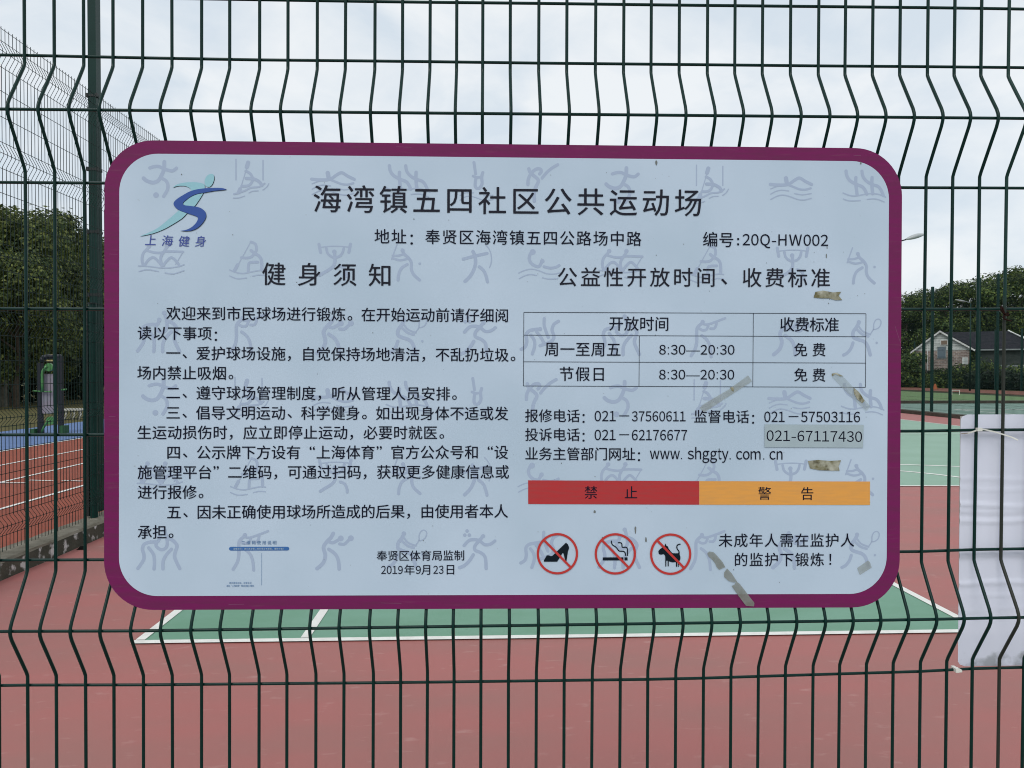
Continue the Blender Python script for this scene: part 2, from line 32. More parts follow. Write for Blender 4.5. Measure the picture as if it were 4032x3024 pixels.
# ------------------------------------------------------------------ light
SUN_EL, SUN_AZ = R(48), R(205)         # soft sun behind thin cloud, on the viewer's side
w = bpy.data.worlds.new('World')
S.world = w
w.use_nodes = True
nt = w.node_tree
nt.nodes.clear()
N = nt.nodes.new
L = nt.links.new
sky = N('ShaderNodeTexSky')
sky.sky_type = 'NISHITA'
sky.sun_disc = False
sky.sun_elevation = SUN_EL
sky.sun_rotation = SUN_AZ
sky.air_density = 1.0
sky.dust_density = 2.0
tc = N('ShaderNodeTexCoord')
mp = N('ShaderNodeMapping')
mp.inputs['Scale'].default_value = (1.0, 1.0, 1.8)
L(tc.outputs['Generated'], mp.inputs['Vector'])
n1 = N('ShaderNodeTexNoise')
n1.inputs['Scale'].default_value = 5.5
n1.inputs['Detail'].default_value = 9
n1.inputs['Roughness'].default_value = 0.55
n1.inputs['Distortion'].default_value = 0.35
L(mp.outputs['Vector'], n1.inputs['Vector'])
rp = N('ShaderNodeValToRGB')
rp.color_ramp.elements[0].position = 0.36
rp.color_ramp.elements[0].color = (7.3, 8.15, 8.95, 1)
rp.color_ramp.elements[1].position = 0.60
rp.color_ramp.elements[1].color = (9.3, 9.65, 9.9, 1)
L(n1.outputs['Fac'], rp.inputs['Fac'])
mx = N('ShaderNodeMix')
mx.data_type = 'RGBA'
mx.inputs['Factor'].default_value = 0.9
L(sky.outputs['Color'], mx.inputs['A'])
L(rp.outputs['Color'], mx.inputs['B'])
bg = N('ShaderNodeBackground')
bg.inputs['Strength'].default_value = 0.1
L(mx.outputs['Result'], bg.inputs['Color'])
wo = N('ShaderNodeOutputWorld')
L(bg.outputs['Background'], wo.inputs['Surface'])

sl = bpy.data.lights.new('sun', 'SUN')
sl.energy = 1.15
sl.angle = R(26)
sl.color = (1, 0.96, 0.9)
so = bpy.data.objects.new('sun', sl)
COL.objects.link(so)
sd = Vector((math.sin(SUN_AZ) * math.cos(SUN_EL), math.cos(SUN_AZ) * math.cos(SUN_EL), math.sin(SUN_EL)))
so.rotation_euler = sd.to_track_quat('Z', 'Y').to_euler()
so.location = (0, 20, 30)

S.view_settings.view_transform = 'Standard'
S.view_settings.look = 'None'
S.view_settings.exposure = 0
S.view_settings.gamma = 1
S.render.engine = 'CYCLES'
try:
    S.cycles.use_denoising = True
    S.cycles.max_bounces = 6
    S.cycles.filter_width = 1.05
except Exception:
    pass


# ------------------------------------------------------------------ helpers
def ray(x, y):
    return FWD + RGT * ((x - 2016) / FPX) - UP * ((y - 1512) / FPX)


def at(x, y, Y):                       # the point on the plane at distance Y beyond the fence
    d = ray(x, y)
    return CAM + d * ((Y - CAM.y) / d.y)


def ground(x, y, z=0.0):
    d = ray(x, y)
    return CAM + d * ((z - CAM.z) / d.z)


def mat(name, col, rough=0.6, spec=0.4, var=None, vscale=5, vamt=0.5, bump=0, bscale=80, detail=6, metal=0,
        stretch=(1, 1, 1), coord='Object', v2=None, v2scale=30, v2amt=0.3, v2thr=(0.5, 0.7), coat=0, bdist=0.002):
    mt = bpy.data.materials.new(name)
    mt.use_nodes = True
    t = mt.node_tree
    b = t.nodes['Principled BSDF']
    b.inputs['Base Color'].default_value = (*col, 1)
    b.inputs['Roughness'].default_value = rough
    b.inputs['Specular IOR Level'].default_value = spec
    b.inputs['Metallic'].default_value = metal
    if coat:
        b.inputs['Coat Weight'].default_value = coat
        b.inputs['Coat Roughness'].default_value = 0.15
    tcn = t.nodes.new('ShaderNodeTexCoord')
    mpn = t.nodes.new('ShaderNodeMapping')
    mpn.inputs['Scale'].default_value = stretch
    t.links.new(tcn.outputs[coord], mpn.inputs['Vector'])
    out = None

    def nz(scale, det):
        n = t.nodes.new('ShaderNodeTexNoise')
        n.inputs['Scale'].default_value = scale
        n.inputs['Detail'].default_value = det
        t.links.new(mpn.outputs['Vector'], n.inputs['Vector'])
        return n

    def mixc(a, bcol, fac, lo, hi, amt):
        mr = t.nodes.new('ShaderNodeMapRange')
        mr.inputs['From Min'].default_value = lo
        mr.inputs['From Max'].default_value = hi
        mr.inputs['To Max'].default_value = amt
        t.links.new(fac, mr.inputs['Value'])
        mm = t.nodes.new('ShaderNodeMix')
        mm.data_type = 'RGBA'
        t.links.new(mr.outputs['Result'], mm.inputs['Factor'])
        if a is None:
            mm.inputs['A'].default_value = (*col, 1)
        else:
            t.links.new(a, mm.inputs['A'])
        mm.inputs['B'].default_value = (*bcol, 1)
        return mm.outputs['Result']
    if var:
        out = mixc(out, var, nz(vscale, detail).outputs['Fac'], 0.38, 0.66, vamt)
    if v2:
        out = mixc(out, v2, nz(v2scale, detail).outputs['Fac'], v2thr[0], v2thr[1], v2amt)
    if out:
        t.links.new(out, b.inputs['Base Color'])
    if bump:
        bn = t.nodes.new('ShaderNodeBump')
        bn.inputs['Strength'].default_value = bump
        bn.inputs['Distance'].default_value = bdist
        t.links.new(nz(bscale, 4).outputs['Fac'], bn.inputs['Height'])
        t.links.new(bn.outputs['Normal'], b.inputs['Normal'])
    return mt


def mesh(name, vs, fs, material, parent=None, smooth=False):
    me = bpy.data.meshes.new(name)
    me.from_pydata([tuple(v) for v in vs], [], fs)
    me.materials.append(material)
    if smooth:
        me.polygons.foreach_set('use_smooth', [True] * len(me.polygons))
    me.update()
    o = bpy.data.objects.new(name, me)
    COL.objects.link(o)
    if parent:
        o.parent = parent
    return o


def tag(o, label=None, cat=None, group=None, kind=None):
    if label:
        o['label'] = label
    if cat:
        o['category'] = cat
    if group:
        o['group'] = group
    if kind:
        o['kind'] = kind
    return o


def empty(name, loc, label, cat, group=None, rz=0):
    o = bpy.data.objects.new(name, None)
    o.location = loc
    o.rotation_euler.z = rz
    o.empty_display_size = 0.1
    COL.objects.link(o)
    return tag(o, label, cat, group)


class MB:
    def __init__(s):
        s.v, s.f = [], []

    def add(s, vs, fs):
        n = len(s.v)
        s.v += [tuple(v) for v in vs]
        s.f += [tuple(i + n for i in f) for f in fs]

    def box(s, x0, x1, y0, y1, z0, z1):
        s.add([(x0, y0, z0), (x1, y0, z0), (x1, y1, z0), (x0, y1, z0), (x0, y0, z1), (x1, y0, z1), (x1, y1, z1), (x0, y1, z1)],
              [(0, 3, 2, 1), (4, 5, 6, 7), (0, 1, 5, 4), (1, 2, 6, 5), (2, 3, 7, 6), (3, 0, 4, 7)])

    def tube(s, pts, r, n=8, cap=True, r2=None):
        pts = [Vector(p) for p in pts]
        rings = []
        k = len(pts)
        prev = None
        for i, p in enumerate(pts):
            d = (pts[min(i + 1, k - 1)] - pts[max(i - 1, 0)]).normalized()
            if prev is None:
                a = Vector((1, 0, 0)) if abs(d.x) < 0.9 else Vector((0, 1, 0))
                u = (a - d * a.dot(d)).normalized()
            else:
                u = (prev - d * prev.dot(d)).normalized()
            prev = u
            v = d.cross(u)
            rr = r if r2 is None else r + (r2 - r) * i / (k - 1)
            rings.append([p + (u * math.cos(2 * math.pi * j / n) + v * math.sin(2 * math.pi * j / n)) * rr for j in range(n)])
        vs = [q for ring in rings for q in ring]
        fs = []
        for i in range(k - 1):
            for j in range(n):
                a, b = i * n + j, i * n + (j + 1) % n
                fs.append((a, b, b + n, a + n))
        if cap:
            fs.append(tuple(range(n - 1, -1, -1)))
            fs.append(tuple(range((k - 1) * n, k * n)))
        s.add(vs, fs)

    def obj(s, name, material, parent=None, smooth=False):
        return mesh(name, s.v, s.f, material, parent, smooth)


def sheet(name, pts, z, material, kind='structure'):
    o = mesh(name, [(p[0], p[1], z) for p in pts], [tuple(range(len(pts)))], material)
    o['kind'] = kind
    return o


def rect(x0, x1, y0, y1):
    return [(x0, y0), (x1, y0), (x1, y1), (x0, y1)]


# ------------------------------------------------------------------ materials
M = {}
M['red'] = mat('red_acrylic_court', (0.385, 0.138, 0.126), 0.6, 0.25, (0.31, 0.15, 0.132), 0.9, 0.75, 0.25, 400,
               v2=(0.52, 0.33, 0.30), v2scale=7, v2amt=0.4, v2thr=(0.62, 0.76), stretch=(1, 2.2, 1), detail=9)
M['green'] = mat('green_acrylic_court', (0.135, 0.29, 0.195), 0.55, 0.3, (0.165, 0.33, 0.24), 1.5, 0.8, 0.2, 400,
                 v2=(0.25, 0.4, 0.33), v2scale=9, v2amt=0.3, v2thr=(0.62, 0.8), stretch=(1, 2.4, 1), detail=9)
M['line'] = mat('white_court_paint', (0.78, 0.78, 0.74), 0.6, 0.3, (0.6, 0.58, 0.54), 9, 0.5, 0.15, 300)
M['track'] = mat('red_rubber_track', (0.27, 0.068, 0.04), 0.8, 0.2, (0.22, 0.06, 0.038), 2, 0.8, 0.5, 500)
M['blue'] = mat('blue_rubber_floor', (0.10, 0.165, 0.33), 0.75, 0.25, (0.12, 0.19, 0.35), 2, 0.8, 0.4, 400)
M['dirt'] = mat('trodden_dry_grass', (0.115, 0.10, 0.045), 0.95, 0.1, (0.07, 0.075, 0.03), 1.2, 0.9, 0.6, 30, bdist=0.03)
M['lawn'] = mat('green_playing_field', (0.12, 0.21, 0.095), 0.95, 0.1, (0.15, 0.2, 0.1), 0.5, 0.8, 0.5, 40, bdist=0.02)
M['earth'] = mat('dark_soil_ground', (0.05, 0.055, 0.03), 0.95, 0.1, (0.035, 0.05, 0.022), 0.6, 0.8, 0.5, 20, bdist=0.03)
M['paving'] = mat('grey_concrete_paving', (0.34, 0.33, 0.31), 0.85, 0.2, (0.26, 0.25, 0.23), 3, 0.7, 0.4, 200)
M['kerb_top'] = mat('weathered_kerb_concrete', (0.19, 0.175, 0.14), 0.9, 0.2, (0.11, 0.10, 0.075), 6, 0.8, 0.6, 60,
                    v2=(0.36, 0.34, 0.29), v2scale=14, v2amt=0.6, v2thr=(0.6, 0.75), bdist=0.006)
M['kerb_side'] = mat('mossy_kerb_face', (0.045, 0.047, 0.035), 0.9, 0.2, (0.09, 0.085, 0.065), 4, 0.7, 0.8, 40,
                     v2=(0.58, 0.58, 0.56), v2scale=10, v2amt=0.8, v2thr=(0.56, 0.66), bdist=0.008, detail=10)
M['wire'] = mat('dark_green_coated_wire', (0.001, 0.022, 0.018), 0.3, 0.2, (0.003, 0.03, 0.024), 60, 0.5, 0.15, 600, bdist=0.0004)
M['wire_far'] = mat('green_coated_mesh', (0.002, 0.016, 0.014), 0.5, 0.2)
M['post'] = mat('green_steel_post', (0.001, 0.026, 0.021), 0.42, 0.22, (0.003, 0.034, 0.028), 8, 0.6, 0.2, 200)
M['bracket'] = mat('dark_clamp', (0.01, 0.016, 0.016), 0.5, 0.4)
M['rust'] = mat('rusty_wire', (0.02, 0.009, 0.008), 0.9, 0.1, (0.04, 0.014, 0.01), 300, 0.7, 0.5, 900)
M['zip'] = mat('white_nylon', (0.72, 0.72, 0.66), 0.4, 0.4)
M['print_white'] = mat('white_vinyl_print', (0.535, 0.64, 0.765), 0.42, 0.3, (0.465, 0.575, 0.69), 3.5, 0.95, 0.12, 90,
                       v2=(0.30, 0.33, 0.34), v2scale=62, v2amt=0.55, v2thr=(0.735, 0.80), detail=3, bdist=0.0006)
M['print_edge'] = mat('magenta_border_print', (0.18, 0.012, 0.096), 0.45, 0.18, (0.15, 0.018, 0.082), 14, 0.9, 0.1, 90,
                      v2=(0.19, 0.06, 0.11), v2scale=20, v2amt=0.35, v2thr=(0.60, 0.75), stretch=(1, 9, 1), bdist=0.0005)
M['alu'] = mat('aluminium_sheet_edge', (0.10, 0.03, 0.06), 0.5, 0.5)
M['ink'] = mat('dark_navy_ink', (0.004, 0.006, 0.018), 0.5, 0.12, (0.012, 0.014, 0.03), 25, 0.5)
M['ink_title'] = mat('charcoal_ink', (0.014, 0.015, 0.026), 0.5, 0.15)
M['ghost'] = mat('pale_lavender_ink', (0.38, 0.462, 0.61), 0.42, 0.3, (0.405, 0.49, 0.635), 30, 0.6)
M['ink_blue'] = mat('faded_blue_ink', (0.13, 0.24, 0.42), 0.45, 0.35)
M['ink_violet'] = mat('violet_blue_ink', (0.055, 0.085, 0.33), 0.45, 0.35)
M['pill'] = mat('royal_blue_print', (0.045, 0.15, 0.40), 0.45, 0.35)
M['ink_white'] = mat('pale_print', (0.42, 0.55, 0.66), 0.5, 0.3)
M['banred'] = mat('red_band_print', (0.48, 0.028, 0.032), 0.45, 0.4, (0.40, 0.045, 0.045), 30, 0.7, stretch=(1, 8, 1))
M['banorange'] = mat('orange_band_print', (0.80, 0.36, 0.07), 0.45, 0.4, (0.7, 0.33, 0.085), 30, 0.7, stretch=(1, 8, 1))
M['signred'] = mat('prohibition_red_print', (0.52, 0.035, 0.03), 0.45, 0.4)
M['signblack'] = mat('black_print', (0.003, 0.009, 0.016), 0.5, 0.15)
M['logo_blue'] = mat('logo_blue_print', (0.028, 0.085, 0.34), 0.4, 0.4)
M['logo_pale'] = mat('logo_pale_teal_print', (0.30, 0.56, 0.64), 0.45, 0.4)
M['sticker'] = mat('grey_plastic_sticker', (0.40, 0.49, 0.53), 0.35, 0.45, (0.35, 0.43, 0.47), 25, 0.6)
M['tape'] = mat('yellowed_clear_tape', (0.36, 0.42, 0.43), 0.25, 0.5, (0.27, 0.31, 0.30), 45, 0.7)
M['tape_dirty'] = mat('dirty_tape_glue', (0.15, 0.15, 0.125), 0.6, 0.3, (0.24, 0.24, 0.2), 60, 0.8, 0.4, 200)
M['tape_brown'] = mat('brown_glue_residue', (0.14, 0.125, 0.05), 0.5, 0.3, (0.5, 0.5, 0.42), 55, 0.9, 0.5, 150, v2=(0.06, 0.05, 0.02), v2scale=90,
                      v2thr=(0.55, 0.7), v2amt=0.8)
M['leafA'] = None
M['bark'] = mat('grey_brown_bark', (0.07, 0.055, 0.04), 0.9, 0.2, (0.04, 0.032, 0.025), 8, 0.7, 0.6, 30, bdist=0.02)
M['lampgrey'] = mat('pale_grey_lamp_shell', (0.42, 0.45, 0.46), 0.4, 0.4, (0.3, 0.33, 0.34), 6, 0.6)
M['steel'] = mat('galvanised_pole', (0.25, 0.28, 0.28), 0.5, 0.4, (0.16, 0.2, 0.2), 5, 0.6)
M['housewhite'] = mat('whitewashed_boards', (0.62, 0.66, 0.64), 0.8, 0.2, (0.42, 0.47, 0.45), 3, 0.8, stretch=(1, 1, 6))
M['roof'] = mat('dark_roof_tiles', (0.02, 0.021, 0.028), 0.85, 0.1, (0.034, 0.034, 0.04), 3, 0.7)
M['glassdark'] = mat('dark_window_glass', (0.10, 0.14, 0.17), 0.15, 0.6)
M['trim'] = mat('white_trim', (0.7, 0.72, 0.7), 0.7, 0.3, (0.5, 0.52, 0.5), 6, 0.6)
M['gymgreen'] = mat('bright_green_tube', (0.06, 0.21, 0.06), 0.35, 0.5)
M['gymdark'] = mat('dark_blue_grey_post', (0.008, 0.011, 0.018), 0.5, 0.4)
M['gympanel'] = mat('pale_instruction_plate', (0.22, 0.22, 0.25), 0.5, 0.4, (0.26, 0.20, 0.24), 3, 0.7)
M['bench'] = mat('worn_white_bench', (0.5, 0.5, 0.46), 0.6, 0.3, (0.34, 0.34, 0.3), 12, 0.6)
M['stone'] = mat('old_stone_pillar', (0.13, 0.125, 0.1), 0.9, 0.2, (0.07, 0.07, 0.055), 6, 0.8, 0.6, 30, bdist=0.02)
M['board'] = mat('glossy_white_film', (0.78, 0.80, 0.92), 0.3, 0.4, (0.73, 0.76, 0.89), 6, 0.6)
M['boardback'] = mat('foam_board_edge', (0.55, 0.56, 0.52), 0.8, 0.2)
M['orange'] = mat('faded_orange_plastic', (0.32, 0.09, 0.03), 0.6, 0.3)

# brick on the far gable
bm_ = bpy.data.materials.new('pale_brick_wall')
bm_.use_nodes = True
t_ = bm_.node_tree
bt = t_.nodes.new('ShaderNodeTexBrick')
bt.inputs['Color1'].default_value = (0.36, 0.28, 0.24, 1)
bt.inputs['Color2'].default_value = (0.20, 0.15, 0.13, 1)
bt.inputs['Mortar'].default_value = (0.44, 0.42, 0.4, 1)
bt.inputs['Scale'].default_value = 1.5
tc_ = t_.nodes.new('ShaderNodeTexCoord')
mp_ = t_.nodes.new('ShaderNodeMapping')
mp_.inputs['Rotation'].default_value = (math.pi / 2, 0, 0)
t_.links.new(tc_.outputs['Object'], mp_.inputs['Vector'])
t_.links.new(mp_.outputs['Vector'], bt.inputs['Vector'])
t_.links.new(bt.outputs['Color'], t_.nodes['Principled BSDF'].inputs['Base Color'])
t_.nodes['Principled BSDF'].inputs['Roughness'].default_value = 0.9
M['brick'] = bm_


def leaf_mat(name, a, b, c):
    mt = bpy.data.materials.new(name)
    mt.use_nodes = True
    t = mt.node_tree
    g = t.nodes.new('ShaderNodeNewGeometry')
    cr = t.nodes.new('ShaderNodeValToRGB')
    cr.color_ramp.elements[0].color = (*a, 1)
    cr.color_ramp.elements[1].color = (*c, 1)
    e = cr.color_ramp.elements.new(0.6)
    e.color = (*b, 1)
    t.links.new(g.outputs['Random Per Island'], cr.inputs['Fac'])
    tcn = t.nodes.new('ShaderNodeTexCoord')
    nz = t.nodes.new('ShaderNodeTexNoise')
    nz.inputs['Scale'].default_value = 0.45
    nz.inputs['Detail'].default_value = 3
    t.links.new(tcn.outputs['Object'], nz.inputs['Vector'])
    mr = t.nodes.new('ShaderNodeMapRange')
    mr.inputs['From Min'].default_value = 0.35
    mr.inputs['From Max'].default_value = 0.68
    mr.inputs['To Min'].default_value = 0.6
    mr.inputs['To Max'].default_value = 1.6
    t.links.new(nz.outputs['Fac'], mr.inputs['Value'])
    mu = t.nodes.new('ShaderNodeVectorMath')
    mu.operation = 'SCALE'
    t.links.new(cr.outputs['Color'], mu.inputs[0])
    t.links.new(mr.outputs['Result'], mu.inputs['Scale'])
    b_ = t.nodes['Principled BSDF']
    b_.inputs['Roughness'].default_value = 0.6
    b_.inputs['Specular IOR Level'].default_value = 0.25
    t.links.new(mu.outputs['Vector'], b_.inputs['Base Color'])
    tr = t.nodes.new('ShaderNodeBsdfTranslucent')
    t.links.new(mu.outputs['Vector'], tr.inputs['Color'])
    ms = t.nodes.new('ShaderNodeMixShader')
    ms.inputs['Fac'].default_value = 0.3
    t.links.new(b_.outputs['BSDF'], ms.inputs[1])
    t.links.new(tr.outputs['BSDF'], ms.inputs[2])
    t.links.new(ms.outputs['Shader'], t.nodes['Material Output'].inputs['Surface'])
    return mt


M['leafA'] = leaf_mat('olive_green_leaves', (0.03, 0.052, 0.018), (0.08, 0.112, 0.033), (0.18, 0.205, 0.058))
M['leafB'] = leaf_mat('dark_green_leaves', (0.018, 0.038, 0.014), (0.05, 0.085, 0.025), (0.17, 0.22, 0.05))
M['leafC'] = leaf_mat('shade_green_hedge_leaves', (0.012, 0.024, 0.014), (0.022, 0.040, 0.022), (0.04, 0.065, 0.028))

# ------------------------------------------------------------------ the ground and its painted surfaces
sheet('ground', rect(-400, 400, -60, 700), -0.02, M['earth'])
sheet('pavement', rect(-14, 24, -12, -0.16), 0.0, M['paving'])
sheet('court_floor', rect(-3.70, 16.05, 0.14, 37.0), 0.0, M['red'])
sheet('court_floor_green', rect(-2.03, 3.04, 3.26, 8.2), 0.004, M['green'])
sheet('second_court_floor', rect(-1.5, 13.86, 9.22, 34.5), 0.004, mat('dusty_sheen_green_court', (0.225, 0.37, 0.275), 0.55, 0.3, (0.26, 0.41, 0.32), 0.9, 0.8))  # paler green: dust plus grazing sheen painted into the colour
sheet('outer_court_floor', rect(16.45, 60, 0.14, 36.8), 0.0, mat('dull_green_court', (0.115, 0.21, 0.165), 0.6, 0.3, (0.14, 0.24, 0.2), 1, 0.8))
sheet('running_track', rect(-9.63, -3.98, -8, 90), 0.0, M['track'])
sheet('fitness_floor', rect(-12.85, -9.68, 2, 60), 0.0, M['blue'])
sheet('grass_verge', rect(-60, -12.85, -8, 90), -0.008, M['dirt'])
LX = ground(3548, 1540).x               # everything on this side runs parallel to the fence line
TX0, TX1 = ground(3548, 1534).x, ground(3548, 1523).x
sheet('playing_field', rect(16.45, LX, 37.3, 150), 0.0, M['lawn'])
sheet('far_track', rect(TX0, TX1, 30, 150), 0.0, mat('faded_far_track', (0.17, 0.075, 0.055), 0.85, 0.1))


def strip(name, pts, wd, z=0.008, material=None):
    vs, fs = [], []
    pts = [Vector((p[0], p[1], 0)) for p in pts]
    for i, p in enumerate(pts):
        d = (pts[min(i + 1, len(pts) - 1)] - pts[max(i - 1, 0)]).normalized()
        n = Vector((-d.y, d.x, 0)) * wd / 2
        vs += [(p.x + n.x, p.y + n.y, z), (p.x - n.x, p.y - n.y, z)]
        if i:
            k = 2 * i
            fs.append((k - 2, k - 1, k + 1, k))
    o = mesh(name, vs, fs, material or M['line'])
    o['kind'] = 'structure'
    return o


strip('court_line', [(-2.08, 3.235), (3.09, 3.265)], 0.055)
strip('court_line', [(-2.05, 3.27), (-2.05, 8.2)], 0.055)
strip('court_line', [(-1.08, 3.275), (-1.08, 8.2)], 0.055)
strip('court_line', [(3.06, 3.30), (3.06, 8.2)], 0.055)
strip('court_line', [(-1.5, 9.24), (13.89, 9.24)], 0.06)
strip('court_line', [(13.87, 9.28), (13.87, 34.5)], 0.06)
strip('court_line', [(-1.5, 18.07), (13.83, 18.07)], 0.06)
strip('court_line', [(6.3 + 3.62 * math.cos(a), 8.15 + 3.62 * math.sin(a)) for a in [R(20 + 7 * k) for k in range(21)]], 0.09)
strip('court_line', [(5.2 + 2.07 * math.cos(a), 9.38 + 2.07 * math.sin(a)) for a in [R(4 + 9 * k) for k in range(20)]], 0.09)
strip('court_line', [ground(3757, 1613).xy, ground(4090, 1613).xy], 0.10)
strip('court_line', [ground(3757, 1613).xy, ground(4090, 1640).xy], 0.08)
for X in (-5.62, -6.97, -8.23, -9.655):
    strip('lane_line', [(X, -6), (X, 90)], 0.06)
for a, b in (((116, 1892), (208, 1895)), ((245, 1893), (322, 1896))):
    strip('lane_tick', [ground(*a).xy, ground(*b).xy], 0.05)
strip('lane_tick', [ground(-30, 1903).xy, ground(110, 1903).xy], 0.06)


def kerb(name, x0, x1, y0, y1, h, along='y'):
    # slightly uneven cast kerb with worn arrises; one long mesh with its own face colours
    rnd = random.Random(4)
    n = int(((y1 - y0) if along == 'y' else (x1 - x0)) / 0.25)
    vs, fs, mi = [], [], []
    for i in range(n + 1):
        t = i / n
        j = [rnd.uniform(-0.006, 0.006) for _ in range(8)]
        if along == 'y':
            y = y0 + (y1 - y0) * t
            vs += [(x0 + j[0], y, -0.01), (x0 + j[1], y, h - 0.015), (x0 + 0.012, y, h + j[2] * .4), (x1 - 0.014 + j[3], y, h + j[4] * .4),
                   (x1 + j[5], y, h - 0.02), (x1 + j[6], y, -0.01)]
        else:
            x = x0 + (x1 - x0) * t
            vs += [(x, y0 + j[0], -0.01), (x, y0 + j[1], h - 0.015), (x, y0 + 0.012, h + j[2] * .4), (x, y1 - 0.014 + j[3], h + j[4] * .4),
                   (x, y1 + j[5], h - 0.02), (x, y1 + j[6], -0.01)]
        if i:
            a, b = 6 * (i - 1), 6 * i
            for q in range(5):
                fs.append((a + q, b + q, b + q + 1, a + q + 1))
                mi.append(0 if q in (1, 2, 3) else 1)
    o = mesh(name, vs, fs, M['kerb_top'])
    o.data.materials.append(M['kerb_side'])
    o.data.polygons.foreach_set('material_index', mi)
    o['kind'] = 'structure'
    return o


kerb('kerb', -3.975, -3.70, 0.2, 40, 0.153)
DK = mat('dark_stained_kerb', (0.055, 0.045, 0.035), 0.9, 0.2, (0.09, 0.075, 0.06), 3, 0.8)
for k_ in (kerb('kerb', 16.10, 16.42, 0.2, 37, 0.13), kerb('kerb', 16.45, 60, 36.85, 37.2, 0.14, along='x')):
    k_.data.materials[1] = DK
    k_.data.materials[0] = mat('dark_kerb_top', (0.085, 0.085, 0.07), 0.9, 0.2, (0.05, 0.055, 0.045), 3, 0.8)
kerb('kerb', -14, 16, -0.14, 0.12, 0.10, along='x')

# ------------------------------------------------------------------ the fence in front: every wire a part
E_ = D['e']
WR = 0.0029
knots = (-1, 0, 4, 8, 13, 18, 23, 28, 32, 34, 36)
wx1, wx8 = D['wx']


def interp(x, xs, ys):
    if x <= xs[0]:
        return ys[0] + (ys[1] - ys[0]) / (xs[1] - xs[0]) * (x - xs[0]) * 0.3
    if x >= xs[-1]:
        return ys[-1] + (ys[-1] - ys[-2]) / (xs[-1] - xs[-2]) * (x - xs[-1]) * 0.3
    for k in range(len(xs) - 1):
        if x <= xs[k + 1]:
            return ys[k] + (ys[k + 1] - ys[k]) * (x - xs[k]) / (xs[k + 1] - xs[k])


def hz(h, i):
    return interp(i, knots, D['hz'][h])


def wirex(i, z):
    j = i + 1
    if 0 <= j < len(wx1):
        a, b = wx1[j], wx8[j]
    elif j < 0:
        a, b = wx1[0] + .05 * j, wx8[0] + .05 * j
    else:
        a, b = wx1[-1] + .05 * (j - len(wx1) + 1), wx8[-1] + .05 * (j - len(wx1) + 1)
    z1, z8 = 2.15, 1.045
    t = max(-0.35, min(1.25, (z1 - z) / (z1 - z8)))
    return a + (b - a) * t


fence = empty('mesh_fence', (0, 0, 0), 'dark green welded wire fence with folded ridges that carries the notice board', 'fence')
I0, I1 = -22, 58
rw = random.Random(7)


def fold(za, zb, zc, up):
    # z/y pairs of a V fold between wires za > zb > zc, crest toward the viewer at zb
    a, c = za - 0.012, zc + 0.013
    pr = [(0, 0), (0.06, 0.004), (0.14, 0.08), (0.5, 0.5), (0.84, 0.90), (0.93, 0.975), (1, 1)]
    out = []
    for t, yv in pr:
        out.append((a + (zb - a) * t, -E_ * yv))
    for t, yv in reversed(pr[:-1]):
        out.append((c + (zb - c) * t, -E_ * yv))
    return out


rust_wire = mat('green_wire_with_rust_below', (0.003, 0.034, 0.027), 0.45, 0.3)
t_ = rust_wire.node_tree
tc_ = t_.nodes.new('ShaderNodeTexCoord')
sp_n = t_.nodes.new('ShaderNodeSeparateXYZ')
t_.links.new(tc_.outputs['Object'], sp_n.inputs['Vector'])
mr_ = t_.nodes.new('ShaderNodeMapRange')
mr_.inputs['From Min'].default_value = 1.70
mr_.inputs['From Max'].default_value = 1.74
mr_.inputs['To Min'].default_value = 0.8
mr_.inputs['To Max'].default_value = 0.0
t_.links.new(sp_n.outputs['Z'], mr_.inputs['Value'])
mi_ = t_.nodes.new('ShaderNodeMix')
mi_.data_type = 'RGBA'
mi_.inputs['A'].default_value = (0.003, 0.034, 0.027, 1)
mi_.inputs['B'].default_value = (0.028, 0.026, 0.02, 1)
t_.links.new(mr_.outputs['Result'], mi_.inputs['Factor'])
t_.links.new(mi_.outputs['Result'], t_.nodes['Principled BSDF'].inputs['Base Color'])
for i in range(I0, I1 + 1):
    prof = [(4.45, 0), (3.4, 0), (2.5, 0), (hz(0, i), 0), (hz(1, i), 0)]
    prof += fold(hz(1, i), hz(2, i), hz(3, i), True)
    prof += [(hz(3, i), 0), (1.85, 0), (1.6, 0), (1.4, 0)] + [(hz(6, i), 0)]
    prof += fold(hz(6, i), hz(7, i), hz(8, i), False)
    prof += [(hz(8, i), 0), (0.8, 0), (0.45, 0), (0.12, 0)]
    jit = rw.uniform(-0.0006, 0.0006)
    b = MB()
    b.tube([(wirex(i, z) + jit * math.sin(z * 5 + i), y, z) for z, y in prof], WR, 8)
    o = b.obj('vertical_wire', rust_wire if i == 35 else M['wire'], fence, smooth=True)
    if i == 35:
        o['label'] = 'vertical wire gone brown with rust below the twisted tie'
XA, XB = wirex(I0, 1.6) - 0.03, wirex(I1, 1.6) + 0.03
levels = [(hz, h) for h in range(9)]


def hwire(zf, y):
    pts = []
    for k in range(0, I1 - I0 + 1, 2):
        i = I0 + k
        pts.append((wirex(i, 1.6), y, zf(i)))
    b = MB()
    b.tube(pts, WR * 0.95, 8)
    b.obj('horizontal_wire', M['wire'], fence, smooth=True)


for h in range(9):
    hwire(lambda i, h=h: hz(h, i), (-E_ if h in (2, 7) else 0) + 0.0052)
for dz in (0.22, 0.44, 0.66, 0.88):
    hwire(lambda i, dz=dz: hz(0, i) + dz, 0.0052)
for dz in (0.22, 0.44, 0.66, 0.88):
    hwire(lambda i, dz=dz: hz(8, i) - dz, 0.0052)
for X in (XA - 0.03, XB + 0.03):
    b = MB()
    b.box(X - 0.03, X + 0.03, 0.01, 0.07, 0.09, 4.6)
    b.obj('post', M['post'], fence)


